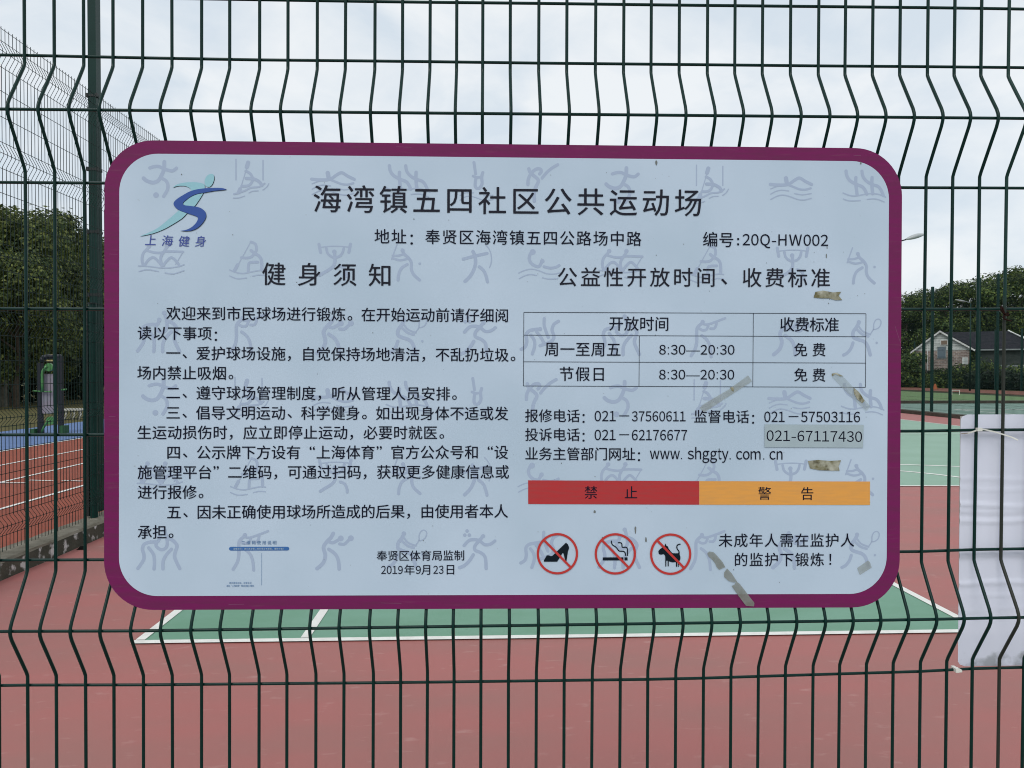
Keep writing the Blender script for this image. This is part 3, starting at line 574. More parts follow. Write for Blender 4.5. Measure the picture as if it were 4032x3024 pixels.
# ------------------------------------------------------------------ the long fences of the courts
def long_fence(name, label, X, Y0, Y1, ztop, zbot, hs, folds, post_ys, post_top, wr=0.0027, pitch=0.05, depth=0.05, sgn=1, side=-1,
               pw=0.06, pd=0.06, axis='y', cols=8):
    root = empty(name, (X, Y0, 0) if axis == 'y' else (Y0, X, 0), label, 'fence')
    b = MB()
    n = int((Y1 - Y0) / pitch)
    crest = {}
    for za, zb, zc in folds:
        crest[zb] = True

    def prof():
        z = [(ztop, 0)]
        for za, zb, zc in folds:
            z += [(za, 0), (za - 0.012, 0), (zb + 0.015, depth * .93), (zb - 0.015, depth * .93), (zc + 0.012, 0), (zc, 0)]
        z += [(zbot, 0)]
        return z
    pf = prof()
    k = len(pf)
    for i in range(n + 1):
        s = i * pitch
        base = len(b.v)
        for z, d in pf:
            off = d * side
            for (a, c) in ((wr, 0), (0, wr), (-wr, 0), (0, -wr)):
                b.v.append((off + a, s + c, z) if axis == 'y' else (s + a, off + c, z))
        for q in range(k - 1):
            for j in range(4):
                a0 = base + 4 * q + j
                a1 = base + 4 * q + (j + 1) % 4
                b.f.append((a0, a1, a1 + 4, a0 + 4))
    for z in hs:
        off = 0
        for za, zb, zc in folds:
            if abs(z - zb) < 1e-6:
                off = depth * side
        off += -side * wr * 1.9
        pts = [(off, 0, z), (off, Y1 - Y0, z)] if axis == 'y' else [(0, off, z), (Y1 - Y0, off, z)]
        b.tube(pts, wr, 4, cap=False)
    o = b.obj('wire_mesh', M['wire_far'], root)
    o['kind'] = 'stuff'
    for py in post_ys:
        b = MB()
        s = py - Y0
        if axis == 'y':
            b.box(-side * 0.008 - (pw if side > 0 else 0), -side * 0.008 + (0 if side > 0 else pw), s - pd / 2, s + pd / 2, 0.12, post_top)
        else:
            b.box(s - pw / 2, s + pw / 2, 0.01, 0.01 + pd, 0.0, post_top)
        p = b.obj('post', M['post'], root)
    return root


def zx(y):                                      # height on the left fence plane at the frame's left edge
    d = ray(0, y)
    return (CAM + d * ((-3.84 - CAM.x) / d.x)).z


hsL = [zx(y) for y in (107, 155, 207, 259, 354, 455, 555, 607, 659, 756, 857, 958, 1010, 1062, 1130, 1225, 1272, 1320, 1419, 1516, 1612, 1646, 1682, 1775, 1870, 1965, 2034, 2075, 2115)]
foldL = [(zx(155), zx(207), zx(259)), (zx(555), zx(607), zx(659)), (zx(958), zx(1010), zx(1062)), (zx(1225), zx(1272), zx(1320)),
         (zx(1612), zx(1646), zx(1682)), (zx(2034), zx(2075), zx(2115))]
lf = long_fence('side_fence', 'tall green mesh fence on the concrete kerb left of the red court', -3.84, 0.6, 34.6, zx(100), 0.165,
                hsL, foldL, [], 0, side=1, depth=0.045, pitch=0.05, wr=0.0028)
# its posts: tall stanchion and the shorter gate post beside it
for py in (3.98, 9.2, 11.8, 14.4, 17.0, 19.6, 22.2, 24.8, 27.4, 30.0, 32.6):
    b = MB()
    b.box(-0.035, 0.045, py - 0.6 - 0.05, py - 0.6 + 0.05, 0.15, zx(92))
    b.obj('post', M['post'], lf)
tp = ground(402, 2014, 0.153)
ty = tp.y
X0 = at(347, 420, ty).x
b = MB()
b.box(X0 + 3.84, X0 + 3.84 + 0.082, ty - 0.6, ty - 0.6 + 0.10, 0.15, 5.9)
o = b.obj('tall_post', M['post'], lf)
bb = MB()
for yy in (375, 665, 912, 1160, 1860):
    z = at(370, yy, ty).z
    bb = MB()
    bb.box(X0 + 3.84 - 0.006, X0 + 3.84 + 0.088, ty - 0.6 - 0.006, ty - 0.6 + 0.106, z - 0.012, z + 0.012)
    bb.box(X0 + 3.84 - 0.02, X0 + 3.84 + 0.0, ty - 0.6 - 0.012, ty - 0.6 + 0.02, z - 0.02, z + 0.02)
    bb.box(X0 + 3.84 + 0.075, X0 + 3.84 + 0.1, ty - 0.6 - 0.012, ty - 0.6 + 0.02, z - 0.02, z + 0.02)
    bb.obj('clamp', M['bracket'], lf)
gp = ground(371, 2037, 0.153)
gpt = at(357, 1197, gp.y)
b = MB()
r = 0.036
b.tube([(gp.x + 3.84, gp.y - 0.6, 0.15), (gp.x + 3.84, gp.y - 0.6, gpt.z)], r, 12)
b.obj('gate_post', M['post'], lf, smooth=False)
b = MB()
b.tube([(gp.x + 3.84, gp.y - 0.6, gpt.z), (gp.x + 3.84, gp.y - 0.6, gpt.z + 0.012)], r + 0.006, 12)
b.obj('post_cap', M['bracket'], lf)
b = MB()
b.box(gp.x + 3.84 - r - 0.03, gp.x + 3.84 - r - 0.004, gp.y - 0.6 - 0.02, gp.y - 0.6 + 0.02, 0.165, gpt.z - 0.02)
b.obj('hinge_bar', M['bracket'], lf)
b = MB()
p = at(408, 1835, ty - 0.02)
b.box(p.x + 3.84 - 0.02, p.x + 3.84 + 0.03, ty - 0.66, ty - 0.61, p.z - 0.14, p.z + 0.02)
b.obj('latch_box', M['post'], lf)

fz = [0.2 + 0.217 * k for k in range(21)]
foldR = []
for a in (19, 15, 10, 6, 1):
    zb = (fz[a] + fz[a + 1]) / 2
    foldR.append((fz[a + 1], zb, fz[a]))
hsR = fz + [f[1] for f in foldR]
long_fence('side_fence', 'tall green mesh fence with square posts at the right end of the second court', 16.5, 12, 37, 4.62, 0.15, hsR, foldR,
           [y for y in (13, 15.4, 18, 20.6, 23.2)] + [at(3850, 1600, 0).y for _ in ()], 4.75, side=-1, wr=0.0026)
rf = [o for o in COL.objects if o.name.startswith('side_fence') and 'right end' in o.get('label', '')][0]
for px, top in ((3850, 1093), (3667, 1129)):
    # each post stands where its foot meets the fence line
    d = ray(px, 1600)
    P = CAM + d * ((16.53 - CAM.x) / d.x)
    zt = at(px, top, P.y).z
    b = MB()
    b.box(0.0, 0.08, P.y - 12 - 0.04, P.y - 12 + 0.04, 0.1, zt)
    b.obj('post', M['post'], rf)
for py in (29.9, 32.5, 35.1):
    b = MB()
    b.box(0.0, 0.08, py - 12 - 0.04, py - 12 + 0.04, 0.1, 4.75)
    b.obj('post', M['post'], rf)
# fence beyond the outer court, running across
FX = TX1 + 1.2
ff = long_fence('field_fence', 'green mesh fence with tall posts beyond the far red track', FX, 55, 105, 3.0, 0.2,
                [0.2, 0.7, 1.2, 1.7, 2.2, 2.6, 3.0], [], [], 3, side=-1, wr=0.006, pitch=0.12)
for px, top in ((3735, 1312), (3918, 1298), (4022, 1293), (3600, 1345), (4090, 1290)):
    d = ray(px, 1480)
    P = CAM + d * ((FX - CAM.x) / d.x)
    zt = at(px, top, P.y).z
    b = MB()
    b.box(-0.06, 0.06, P.y - 55 - 0.06, P.y - 55 + 0.06, 0.0, zt)
    b.obj('post', M['post'], ff)

# ------------------------------------------------------------------ trees
def blob_leaves(b, rnd, blobs, n, size, up=0.35):
    tot = sum(r[3] ** 2 for r in blobs)
    for cx, cy_, cz, rr in blobs:
        k = int(n * rr * rr / tot)
        for _ in range(k):
            while True:
                v = Vector((rnd.gauss(0, 1), rnd.gauss(0, 1), rnd.gauss(0, 1)))
                if v.length > 0.01:
                    break
            v.normalize()
            rad = rr * (rnd.uniform(0.55, 1.05) if rnd.random() < 0.75 else rnd.uniform(0.9, 1.22))
            p = Vector((cx + v.x * rad, cy_ + v.y * rad, cz + v.z * rad * 0.8))
            nrm = (v + Vector((rnd.uniform(-.8, .8), rnd.uniform(-.8, .8), rnd.uniform(-.5, 1.0)))).normalized()
            t = nrm.cross(Vector((rnd.uniform(-1, 1), rnd.uniform(-1, 1), rnd.uniform(-1, 1))))
            if t.length < 0.01:
                continue
            t.normalize()
            u = nrm.cross(t)
            s = size * rnd.uniform(0.6, 1.3)
            i = len(b.v)
            b.v += [tuple(p + t * s), tuple(p + u * s * .55), tuple(p - t * s), tuple(p - u * s * .55)]
            b.f.append((i, i + 1, i + 2, i + 3))


def crown_mesh(seed, h0, h1, rad, n, size, material):
    rnd = random.Random(seed)
    blobs = []
    hh = h1 - h0
    for k in range(26):
        t = rnd.random() ** 0.9
        z = h0 + hh * (0.08 + 0.84 * t)
        rmax = rad * (math.sin(math.pi * min(1, 0.18 + 0.78 * t)) ** 0.7)
        a = rnd.uniform(0, 2 * math.pi)
        q = rmax * math.sqrt(rnd.random()) * 0.85
        blobs.append((q * math.cos(a), q * math.sin(a), z, rad * rnd.uniform(0.2, 0.42)))
    b = MB()
    blob_leaves(b, rnd, blobs, n, size)
    me = bpy.data.meshes.new('crown')
    me.from_pydata(b.v, [], b.f)
    me.materials.append(material)
    me.update()
    return me


def trunk_mesh(seed, h, r, rad):
    rnd = random.Random(seed)
    b = MB()
    pts = [(rnd.uniform(-.1, .1) * k, rnd.uniform(-.1, .1) * k, h * k / 6) for k in range(7)]
    b.tube(pts, r, 8, r2=r * 0.3)
    for k in range(7):
        z = h * rnd.uniform(0.35, 0.85)
        a = rnd.uniform(0, 6.28)
        q = rad * rnd.uniform(.4, .8)
        b.tube([(0, 0, z), (q * .5 * math.cos(a), q * .5 * math.sin(a), z + q * .4), (q * math.cos(a), q * math.sin(a), z + q * .7)], r * .4, 6, r2=r * .1)
    me = bpy.data.meshes.new('trunk')
    me.from_pydata(b.v, [], b.f)
    me.materials.append(M['bark'])
    me.update()
    return me


VAR_A = [(crown_mesh(s, 1.6, 9.6, 3.9, 15000, 0.13, M['leafA']), trunk_mesh(s, 7, 0.2, 3)) for s in (1, 2, 3)]
VAR_B = [(crown_mesh(s, 1.0, 9.0, 3.6, 17000, 0.115, M['leafB']), trunk_mesh(s, 7, 0.22, 3)) for s in (11, 12, 13)]


def tree(var, x, y, s, rz, label, group, sz=None):
    root = empty('broadleaf_tree', (x, y, 0), label, 'tree', group, rz)
    root.scale = (s, s, sz or s)
    for nm, me in zip(('crown', 'trunk'), var):
        o = bpy.data.objects.new(nm, me)
        COL.objects.link(o)
        o.parent = root
    return root


gl = 'trees beyond the running track'
# (pixel of the crown top, distance beyond the fence)
tl = [(-150, 800, 39, 'olive green tree at the left edge beyond the running track'),
      (20, 790, 36, 'leafy olive tree rising in front of its neighbours at the far left'),
      (165, 797, 42, 'rounded olive tree above the green fitness machine'),
      (262, 838, 50, 'tree with a lower rounded top just left of the tall fence post'),
      (345, 915, 57, 'smaller tree seen between the tall fence post and the notice board'),
      (430, 960, 62, 'tree partly hidden behind the left edge of the notice board')]
for k, (px, py, Y, lb) in enumerate(tl):
    P = at(px, py, Y)
    tree(VAR_A[k % 3], P.x, P.y, P.z / 9.9, k * 1.7, lb, gl)
for k, (px, py, Y) in enumerate([(60, 985, 33), (225, 1010, 38), (330, 1040, 44)]):
    P = at(px, py, Y)
    tree(VAR_A[(k + 1) % 3], P.x, P.y, P.z / 9.9, k * 2.1 + 1,
         ['low yellowish green tree in front of the taller ones at far left', 'low bushy tree directly behind the fitness machine',
          'low yellow green tree beside the tall fence post'][k], gl, sz=P.z / 9.7)
gr = 'trees behind the white gabled house'
tr = [(3470, 1185, 114, 'dark green tree hidden in part by the right edge of the notice board'),
      (3575, 1150, 112, 'tree with a loose light green top beside the street lamp head'),
      (3660, 1135, 115, 'dense tree behind the first fence post right of the board'),
      (3740, 1118, 113, 'broad dark tree directly above the white gable'),
      (3830, 1098, 115, 'tree with bright yellowish green top beside the taller fence post'),
      (3915, 1078, 112, 'open tree with sky showing through above the dark roof'),
      (4000, 1058, 112, 'tallest tree of the row at the right edge'),
      (4100, 1050, 112, 'large tree just past the right edge of the frame')]
for k, (px, py, Y, lb) in enumerate(tr):
    P = at(px, py, Y)
    tree(VAR_B[k % 3], P.x, P.y, P.z / 9.2, k * 2.3, lb, gr)

# hedges and shrub masses
def shrub(name, label, blobs, n, size, material, cat='shrub', kind=None, group=None, seed=5):
    b = MB()
    blob_leaves(b, random.Random(seed), blobs, n, size)
    o = b.obj(name, material)
    tag(o, label, cat, group, kind)
    return o


rr = random.Random(21)
blobs = [(-22.6 - rr.uniform(0, 1.8), 12 + k * 0.48, rr.uniform(0.5, 3.0), rr.uniform(0.8, 1.25)) for k in range(130)]
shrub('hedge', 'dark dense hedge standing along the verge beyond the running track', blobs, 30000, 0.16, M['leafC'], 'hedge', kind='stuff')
blobs = []
for k in range(75):
    Y = 52 + k * 0.75
    for q in range(2):
        blobs.append((FX + 1.5 + rr.uniform(-.4, .8), Y + rr.uniform(-.5, .5), rr.uniform(0.3, 1.25), rr.uniform(0.6, 1.0)))
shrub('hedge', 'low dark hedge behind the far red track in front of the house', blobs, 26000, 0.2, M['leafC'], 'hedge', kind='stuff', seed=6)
# the wooded edge hidden behind the board
b = MB()
r3 = random.Random(77)
blobs = [(-34 + k * 1.05 + r3.uniform(-1, 1), 78 + r3.uniform(-3, 3), r3.uniform(1.5, 7.5), r3.uniform(1.4, 2.4)) for k in range(58)]
for k in range(45):
    blobs.append((-34 + k * 1.4, 80 + r3.uniform(-2, 2), r3.uniform(1.0, 5.5), 2.3))
for k in range(40):
    blobs.append((30 + k * 1.3, 122 + r3.uniform(-3, 3), r3.uniform(1.5, 8.0), 3.0))
blob_leaves(b, r3, blobs, 90000, 0.22)
o = b.obj('far_wood', M['leafB'])
tag(o, 'belt of dark trees closing the far side of the sports ground behind the board', 'wood', kind='stuff')

# ------------------------------------------------------------------ the white gabled house
HD = 92.0
hdir = ray(3780, 1464)
HA = math.atan2(hdir.x, hdir.y)
HU, HV = Vector((math.cos(HA), -math.sin(HA), 0)), Vector((math.sin(HA), math.cos(HA), 0))


def hray(x, y, dep):                   # meets the upright plane at the given distance, square to the line of sight
    d = ray(x, y)
    return CAM + d * (dep / d.dot(HV))


ap = hray(3701, 1300, HD)
house = empty('gabled_house', (ap.x, ap.y, 0), 'white gabled bungalow with brick lower wall and long dark roof behind the hedge', 'house', rz=-HA)


class L3:
    pass


def hp(x, y, Y=None):
    dep = HD if Y is None else HD + Y
    P = hray(x, y, dep) - Vector((ap.x, ap.y, 0))
    return (P.dot(HU), P.dot(HV), P.z)


def lv(x, y):
    q = L3()
    a = hp(x, y)
    q.x, q.z = a[0] + ap.x, a[2]
    return q


le, re_ = lv(3586, 1384), lv(3838, 1374)
gx0, gz0 = hp(3600, 1372)[0], hp(3600, 1372)[2]
gx1 = hp(3820, 1364)[0]
az = ap.z - 0.12
zb = hp(3700, 1384)[2]
mw = hp(3700, 1380)[2]
b = MB()
b.add([(gx0, 0, 0), (gx1, 0, 0), (gx1, 0, mw), (gx0, 0, mw), (gx0, 5, 0), (gx1, 5, 0), (gx1, 5, mw), (gx0, 5, mw)],
      [(0, 1, 2, 3), (1, 5, 6, 2), (4, 0, 3, 7), (5, 4, 7, 6)])
b.obj('brick_wall', M['brick'], house)
# boarded gable: separate boards
nb = 8
zlo = mw
slope_l = (az - le.z) / (0 - (le.x - ap.x))
slope_r = (az - re_.z) / ((re_.x - ap.x))
for k in range(nb):
    za, zc = zlo + (az - zlo) * k / nb, zlo + (az - zlo) * (k + 1) / nb - 0.02
    xa0, xa1 = -(az - za) / slope_l, (az - za) / slope_r
    xc0, xc1 = -(az - zc) / slope_l, (az - zc) / slope_r
    b = MB()
    y0, y1 = -0.03, 0.02
    b.add([(xa0, y0, za), (xa1, y0, za), (xc1, y0 + .015, zc), (xc0, y0 + .015, zc), (xa0, y1, za), (xa1, y1, za), (xc1, y1, zc), (xc0, y1, zc)],
          [(0, 1, 2, 3), (1, 5, 6, 2), (5, 4, 7, 6), (4, 0, 3, 7), (3, 2, 6, 7), (4, 5, 1, 0)])
    b.obj('board', M['housewhite'], house)


def barge(x0, z0, x1, z1, y=-0.35, wd=0.24):
    b = MB()
    b.add([(x0, y, z0), (x1, y, z1), (x1, y, z1 - wd), (x0, y, z0 - wd), (x0, y + .06, z0), (x1, y + .06, z1), (x1, y + .06, z1 - wd), (x0, y + .06, z0 - wd)],
          [(0, 3, 2, 1), (4, 5, 6, 7), (0, 1, 5, 4), (3, 7, 6, 2), (0, 4, 7, 3), (1, 2, 6, 5)])
    return b.obj('barge_board', M['trim'], house)


barge(0, ap.z, le.x - ap.x, le.z)
barge(0, ap.z, re_.x - ap.x, re_.z)
# roof planes of the gable wing and the long main roof running right
rz_ = ap.z + 0.04
lx, rx_ = le.x - ap.x, re_.x - ap.x
b = MB()
for x1, z1 in ((lx, le.z), (rx_, re_.z)):
    b.add([(0, -0.36, rz_), (x1, -0.36, z1 + .04), (x1, 6, z1 + .04), (0, 6, rz_), (0, -0.36, rz_ - .08), (x1, -0.36, z1 - .04), (x1, 6, z1 - .04), (0, 6, rz_ - .08)],
          [(0, 1, 2, 3), (4, 7, 6, 5), (0, 4, 5, 1), (1, 5, 6, 2), (2, 6, 7, 3)])
b.obj('roof', M['roof'], house)
rr0, rr1 = hp(3701, 1303, 3), hp(3969, 1303, 3)
ee1 = hp(4120, 1381)
rr1b = hp(4032, 1333, 1.4)
b = MB()
ez = re_.z - 0.05
b.add([(0.3, 3, rr1[2]), (rr1[0], 3, rr1[2]), (ee1[0], -0.02, ez), (0.6, -0.02, ez), (ee1[0], 6, ez), (0.6, 6, ez)],
      [(0, 3, 2, 1), (0, 1, 4, 5), (1, 2, 4)])
b.obj('main_roof', M['roof'], house)
b = MB()
b.tube([(rr1[0], 2.9, rr1[2] + .05), (rr1b[0], 1.35, rr1b[2] + .05), (ee1[0], -0.1, ez + .06)], 0.07, 5)
b.obj('hip_board', M['trim'], house)
b = MB()
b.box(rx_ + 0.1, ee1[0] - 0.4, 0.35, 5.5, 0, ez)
b.obj('side_wall', mat('dark_grey_wall', (0.06, 0.07, 0.065), 0.9, 0.1, (0.035, 0.045, 0.04), 1.5, 0.8), house)  # dark grey-green wall below the main roof
b = MB()
b.box(rx_ + 0.05, ee1[0], -0.1, -0.03, ez - 0.12, ez + 0.02)
b.obj('fascia', M['steel'], house)


def win(x0, y0, x1, y1, gm, fm, dy=-0.06, Y=None, frame=0.07, nm='window'):
    a, c = hp(x0, y1, Y), hp(x1, y0, Y)
    b = MB()
    b.box(a[0], c[0], dy - 0.03, dy + 0.05, a[2], c[2])
    f_ = b.obj(nm, fm, house)
    b = MB()
    b.box(a[0] + frame, c[0] - frame, dy - 0.045, dy - 0.032, a[2] + frame, c[2] - frame)
    b.obj('pane', gm, f_)


win(3690, 1364, 3726, 1412, M['glassdark'], M['steel'])
win(3703, 1338, 3733, 1360, mat('brown_gable_vent', (0.2, 0.15, 0.11), 0.8), M['trim'], nm='gable_vent')
win(3788, 1407, 3812, 1435, M['housewhite'], M['trim'], nm='wall_box')
win(3917, 1437, 3946, 1489, mat('grey_shutter', (0.13, 0.15, 0.15), 0.7), M['steel'], dy=0.27)
win(3964, 1437, 4008, 1489, mat('grey_shutter_wide', (0.12, 0.14, 0.14), 0.7), M['steel'], dy=0.27)
win(4026, 1437, 4050, 1495, M['housewhite'], M['trim'], dy=0.27)
b = MB()
a = hp(3650, 1465)
c = hp(3654, 1360)
b.box(a[0], c[0], -0.12, -0.04, 0.0, c[2])
b.obj('downpipe', M['trim'], house)

sh = [(3572, 1392, 86, 1.6, 'tall dark bush covering the left corner of the white house'),
      (3690, 1478, 84, 1.7, 'small bush under the gable window'),
      (3765, 1452, 85, 1.9, 'round green bush in front of the brick wall below the gable'),
      (3850, 1425, 86, 2.4, 'leafy bush at the right corner of the gable'),
      (3935, 1452, 85, 2.6, 'bush with a lighter top in front of the dark eaves')]
for k, (px, py, Y, rd, lb) in enumerate(sh):
    P = hray(px, py, HD - 3.0 - (k % 2))
    Y = P.y
    r2 = random.Random(30 + k)
    bl = []
    for q in range(24):
        bl.append((P.x + r2.uniform(-rd, rd) * .75, Y + r2.uniform(-.6, .6), max(0.4, (P.z - .5) * r2.uniform(0.15, 1.0)), rd * r2.uniform(.28, .5)))
    shrub('garden_bush', lb, bl, 6500, 0.15, M['leafB'], 'bush', group='bushes in front of the house', seed=40 + k)

# ------------------------------------------------------------------ street lamps
def lamp_head(b, p, L_, ang, wd):
    # flattened shell, widest near the middle
    d = Vector((math.cos(ang), 0, math.sin(ang)))
    prev = None
    n = 9
    rings = []
    for i in range(n):
        t = i / (n - 1)
        r = wd * (math.sin(math.pi * (0.08 + 0.86 * t)) ** 0.8) * (1.0 - 0.25 * abs(t - .6))
        c_ = Vector(p) + d * L_ * t
        rings.append([(c_.x - d.z * r * .55 * math.sin(q), c_.y + r * math.cos(q), c_.z + d.x * r * (.8 if math.sin(q) > 0 else .5) * math.sin(q)) for q in [2 * math.pi * j / 10 for j in range(10)]])
    base = len(b.v)
    for rg in rings:
        b.v += rg
    for i in range(n - 1):
        for j in range(10):
            a0, a1 = base + i * 10 + j, base + i * 10 + (j + 1) % 10
            b.f.append((a0, a1, a1 + 10, a0 + 10))
    b.f.append(tuple(base + j for j in range(9, -1, -1)))
    b.f.append(tuple(base + (n - 1) * 10 + j for j in range(10)))


LY = 27.5
p0, p1, pa = at(3566, 943, LY), at(3641, 923, LY), at(3500, 962, LY)
lamp = empty('street_lamp', (pa.x, LY, 0), 'grey street lamp whose head sticks out right of the notice board against the sky', 'lamp')
b = MB()
b.tube([(0, 0, 0), (0, 0, 2.5), (0, 0, pa.z)], 0.07, 10, r2=0.045)
b.obj('pole', M['steel'], lamp, smooth=True)
b = MB()
b.tube([(0, 0, pa.z - .03), ((p0.x - pa.x) * .5, 0, (pa.z + p0.z) / 2), (p0.x - pa.x + .03, 0, p0.z)], 0.024, 8)
b.obj('arm', M['bracket'], lamp, smooth=True)
b = MB()
lamp_head(b, (p0.x - pa.x, 0, p0.z), (p1 - p0).length, math.atan2(p1.z - p0.z, p1.x - p0.x), 0.15)
b.obj('lamp_head', M['lampgrey'], lamp, smooth=True)

LY = 62
p0, p1, pa = at(3803, 1187, LY), at(3762, 1180, LY), at(3822, 1194, LY)
lamp = empty('street_lamp', (pa.x, LY, 0), 'distant grey street lamp with its pale head in front of the trees above the house', 'lamp')
b = MB()
b.tube([(0, 0, 0), (0, 0, pa.z)], 0.07, 8, r2=0.04)
b.obj('pole', M['post'], lamp, smooth=True)
b = MB()
b.tube([(0, 0, pa.z), (p0.x - pa.x, 0, p0.z)], 0.03, 6)
b.obj('arm', M['steel'], lamp, smooth=True)
b = MB()
lamp_head(b, (p0.x - pa.x, 0, p0.z), (p1 - p0).length, math.atan2(p1.z - p0.z, p1.x - p0.x), 0.13)
b.obj('lamp_head', M['lampgrey'], lamp, smooth=True)

# ------------------------------------------------------------------ outdoor fitness machine (left, on the blue floor)
FY = 19.155
fb = ground(205, 1705)
gym = empty('fitness_machine', (fb.x, FY, 0), 'green and dark outdoor fitness machine standing on the blue floor beyond the track', 'fitness machine')


def fp(x, y, dy=0.0):
    P = at(x, y, FY + dy)
    return Vector((P.x - fb.x, dy, P.z))


def gpart(name, pts, r, mt, n=10, **kw):
    b = MB()
    b.tube(pts, r, n, **kw)
    return b.obj(name, mt, gym, smooth=True)


for x0, x1, yt in ((152, 166, 1428), (232, 246, 1402)):
    a, c = fp(x0, 1700), fp(x1, yt)
    b = MB()
    b.box(a.x, c.x, -0.05, 0.05, 0, c.z)
    b.obj('post', M['gymdark'], gym)
q = [fp(163, 1425), fp(168, 1408), fp(190, 1404), fp(215, 1404), fp(240, 1404)]
b = MB()
for i in range(len(q) - 1):
    b.tube([q[i], q[i + 1]], 0.06, 8)
b.obj('canopy', M['gymdark'], gym, smooth=True)
b = MB()
a, c = fp(196, 1396), fp(216, 1402)
b.box(a.x, c.x, -0.03, 0.03, c.z, a.z)
a, c = fp(188, 1417), fp(214, 1424)
b.box(a.x, c.x, -0.08, -0.03, c.z, a.z)
b.obj('name_plate', mat('yellow_label', (0.42, 0.36, 0.16), 0.6), gym)
dc = fp(193, 1446)
for nm, pc, rad in (('shoulder_wheel', fp(193, 1446, -.08), 0.105), ('foot_wheel', fp(200, 1656, -.08), 0.105)):
    b = MB()
    b.tube([pc + Vector((0, -.03, 0)), pc + Vector((0, .05, 0))], rad, 20)
    b.obj(nm, M['gymgreen'], gym)
gpart('arm_tube', [fp(189, 1442, -.1), fp(178, 1447, -.1), fp(169, 1462, -.1), fp(166, 1480, -.1), fp(167, 1510, -.1), fp(168, 1542, -.1)], 0.038, M['gymgreen'])
gpart('handle_bar', [fp(130, 1539, -.1), fp(168, 1542, -.1), fp(203, 1543, -.1)], 0.018, M['gymgreen'])
gpart('handle_bar', [fp(243, 1535, -.1), fp(262, 1533, -.1)], 0.022, M['gymgreen'])
a, c = fp(162, 1628), fp(214, 1472)
b = MB()
b.box(a.x, c.x, -0.03, 0.0, a.z, c.z)
b.obj('instruction_plate', M['gympanel'], gym)
gpart('pedal_tube', [fp(196, 1655, -.1), fp(186, 1660, -.1), fp(174, 1680, -.1), fp(163, 1702, -.1)], 0.028, M['gymgreen'])
for x0, x1, y0 in ((130, 150, 1688), (246, 262, 1675)):
    a, c = fp(x0, 1706), fp(x1, y0)
    b = MB()
    b.box(a.x, c.x, -0.15, 0.1, 0.0, c.z)
    b.obj('foot_box', mat('dark_green_box', (0.02, 0.09, 0.03), 0.5), gym)

# bench
bY = ground(295, 1652)
bench = empty('park_bench', (bY.x, bY.y, 0), 'low white bench on the brown verge right of the fitness machine', 'bench')


def bp(x, y):
    P = at(x, y, bY.y)
    return P.x - bY.x, P.z


x0, z0 = bp(250, 1612)
x1, z1 = bp(350, 1600)
for k in range(4):
    b = MB()
    b.box(x0, x1, -0.22 + k * .12, -0.12 + k * .12, z0 - 0.03, z0 + 0.02)
    b.obj('slat', M['bench'], bench)
for xx in (x0 + .15, x0 + 0.42, x1 - .2):
    b = MB()
    b.tube([(xx, -.15, z0 - .03), (xx + .02, -.15, z0 * .5), (xx - .03, -.18, 0)], 0.025, 8)
    b.tube([(xx, .15, z0 - .03), (xx + .02, .15, z0 * .5), (xx - .03, .18, 0)], 0.025, 8)
    b.obj('leg', M['bench'], bench, smooth=True)
# stone pillar
sp_ = ground(10, 1602)
b = MB()
hh = at(10, 1486, sp_.y).z
b.box(-0.14, 0.14, -0.14, 0.14, 0, hh - 0.06)
pil = empty('stone_pillar', (sp_.x, sp_.y, 0), 'short old stone pillar at the left edge in front of the hedge', 'pillar')
b.obj('shaft', M['stone'], pil)
b = MB()
b.box(-0.17, 0.17, -0.17, 0.17, hh - 0.06, hh)
b.obj('cap', M['stone'], pil)

# small white training hurdle and an orange cone on the far field
hP = ground(3763, 1555)
hd = empty('training_hurdle', (hP.x, hP.y, 0), 'tiny white training hurdle on the playing field', 'hurdle')
b = MB()
b.tube([(-.26, 0, 0), (-.26, 0, .3)], 0.022, 6)
b.tube([(.26, 0, 0), (.26, 0, .3)], 0.022, 6)
b.obj('upright', M['zip'], hd)
b = MB()
b.tube([(-.29, 0, .32), (.29, 0, .32)], 0.022, 6)
b.obj('bar', M['zip'], hd)
oP = ground(3682, 1533)
b = MB()
b.tube([(oP.x, oP.y, 0), (oP.x, oP.y, 0.5)], 0.22, 12, r2=0.06)
b.tube([(oP.x, oP.y, 0.0), (oP.x, oP.y, 0.04)], 0.3, 4)
o = b.obj('traffic_cone', M['orange'])
tag(o, 'faded orange cone at the far edge of the playing field', 'cone')

# ------------------------------------------------------------------ the notice board
sg = D['sign']
sign = bpy.data.objects.new('notice_board', None)
COL.objects.link(sign)
mm = Matrix.Identity(4)
for i in range(3):
    mm[i][0], mm[i][1], mm[i][2], mm[i][3] = sg['X'][i], sg['Z'][i], sg['N'][i], sg['o'][i]
sign.matrix_world = mm
tag(sign, 'large white notice board with magenta border and Chinese rules hung on the green wire fence', 'notice board')
K = 0.001


def rrect(w_, h_, r, n=14):
    pts = []
    for cx, cy_, a0 in ((w_ - r, h_ - r, 0), (-w_ + r, h_ - r, 90), (-w_ + r, -h_ + r, 180), (w_ - r, -h_ + r, 270)):
        for k in range(n + 1):
            a = R(a0 + 90 * k / n)
            pts.append((cx + r * math.cos(a), cy_ + r * math.sin(a)))
    return pts


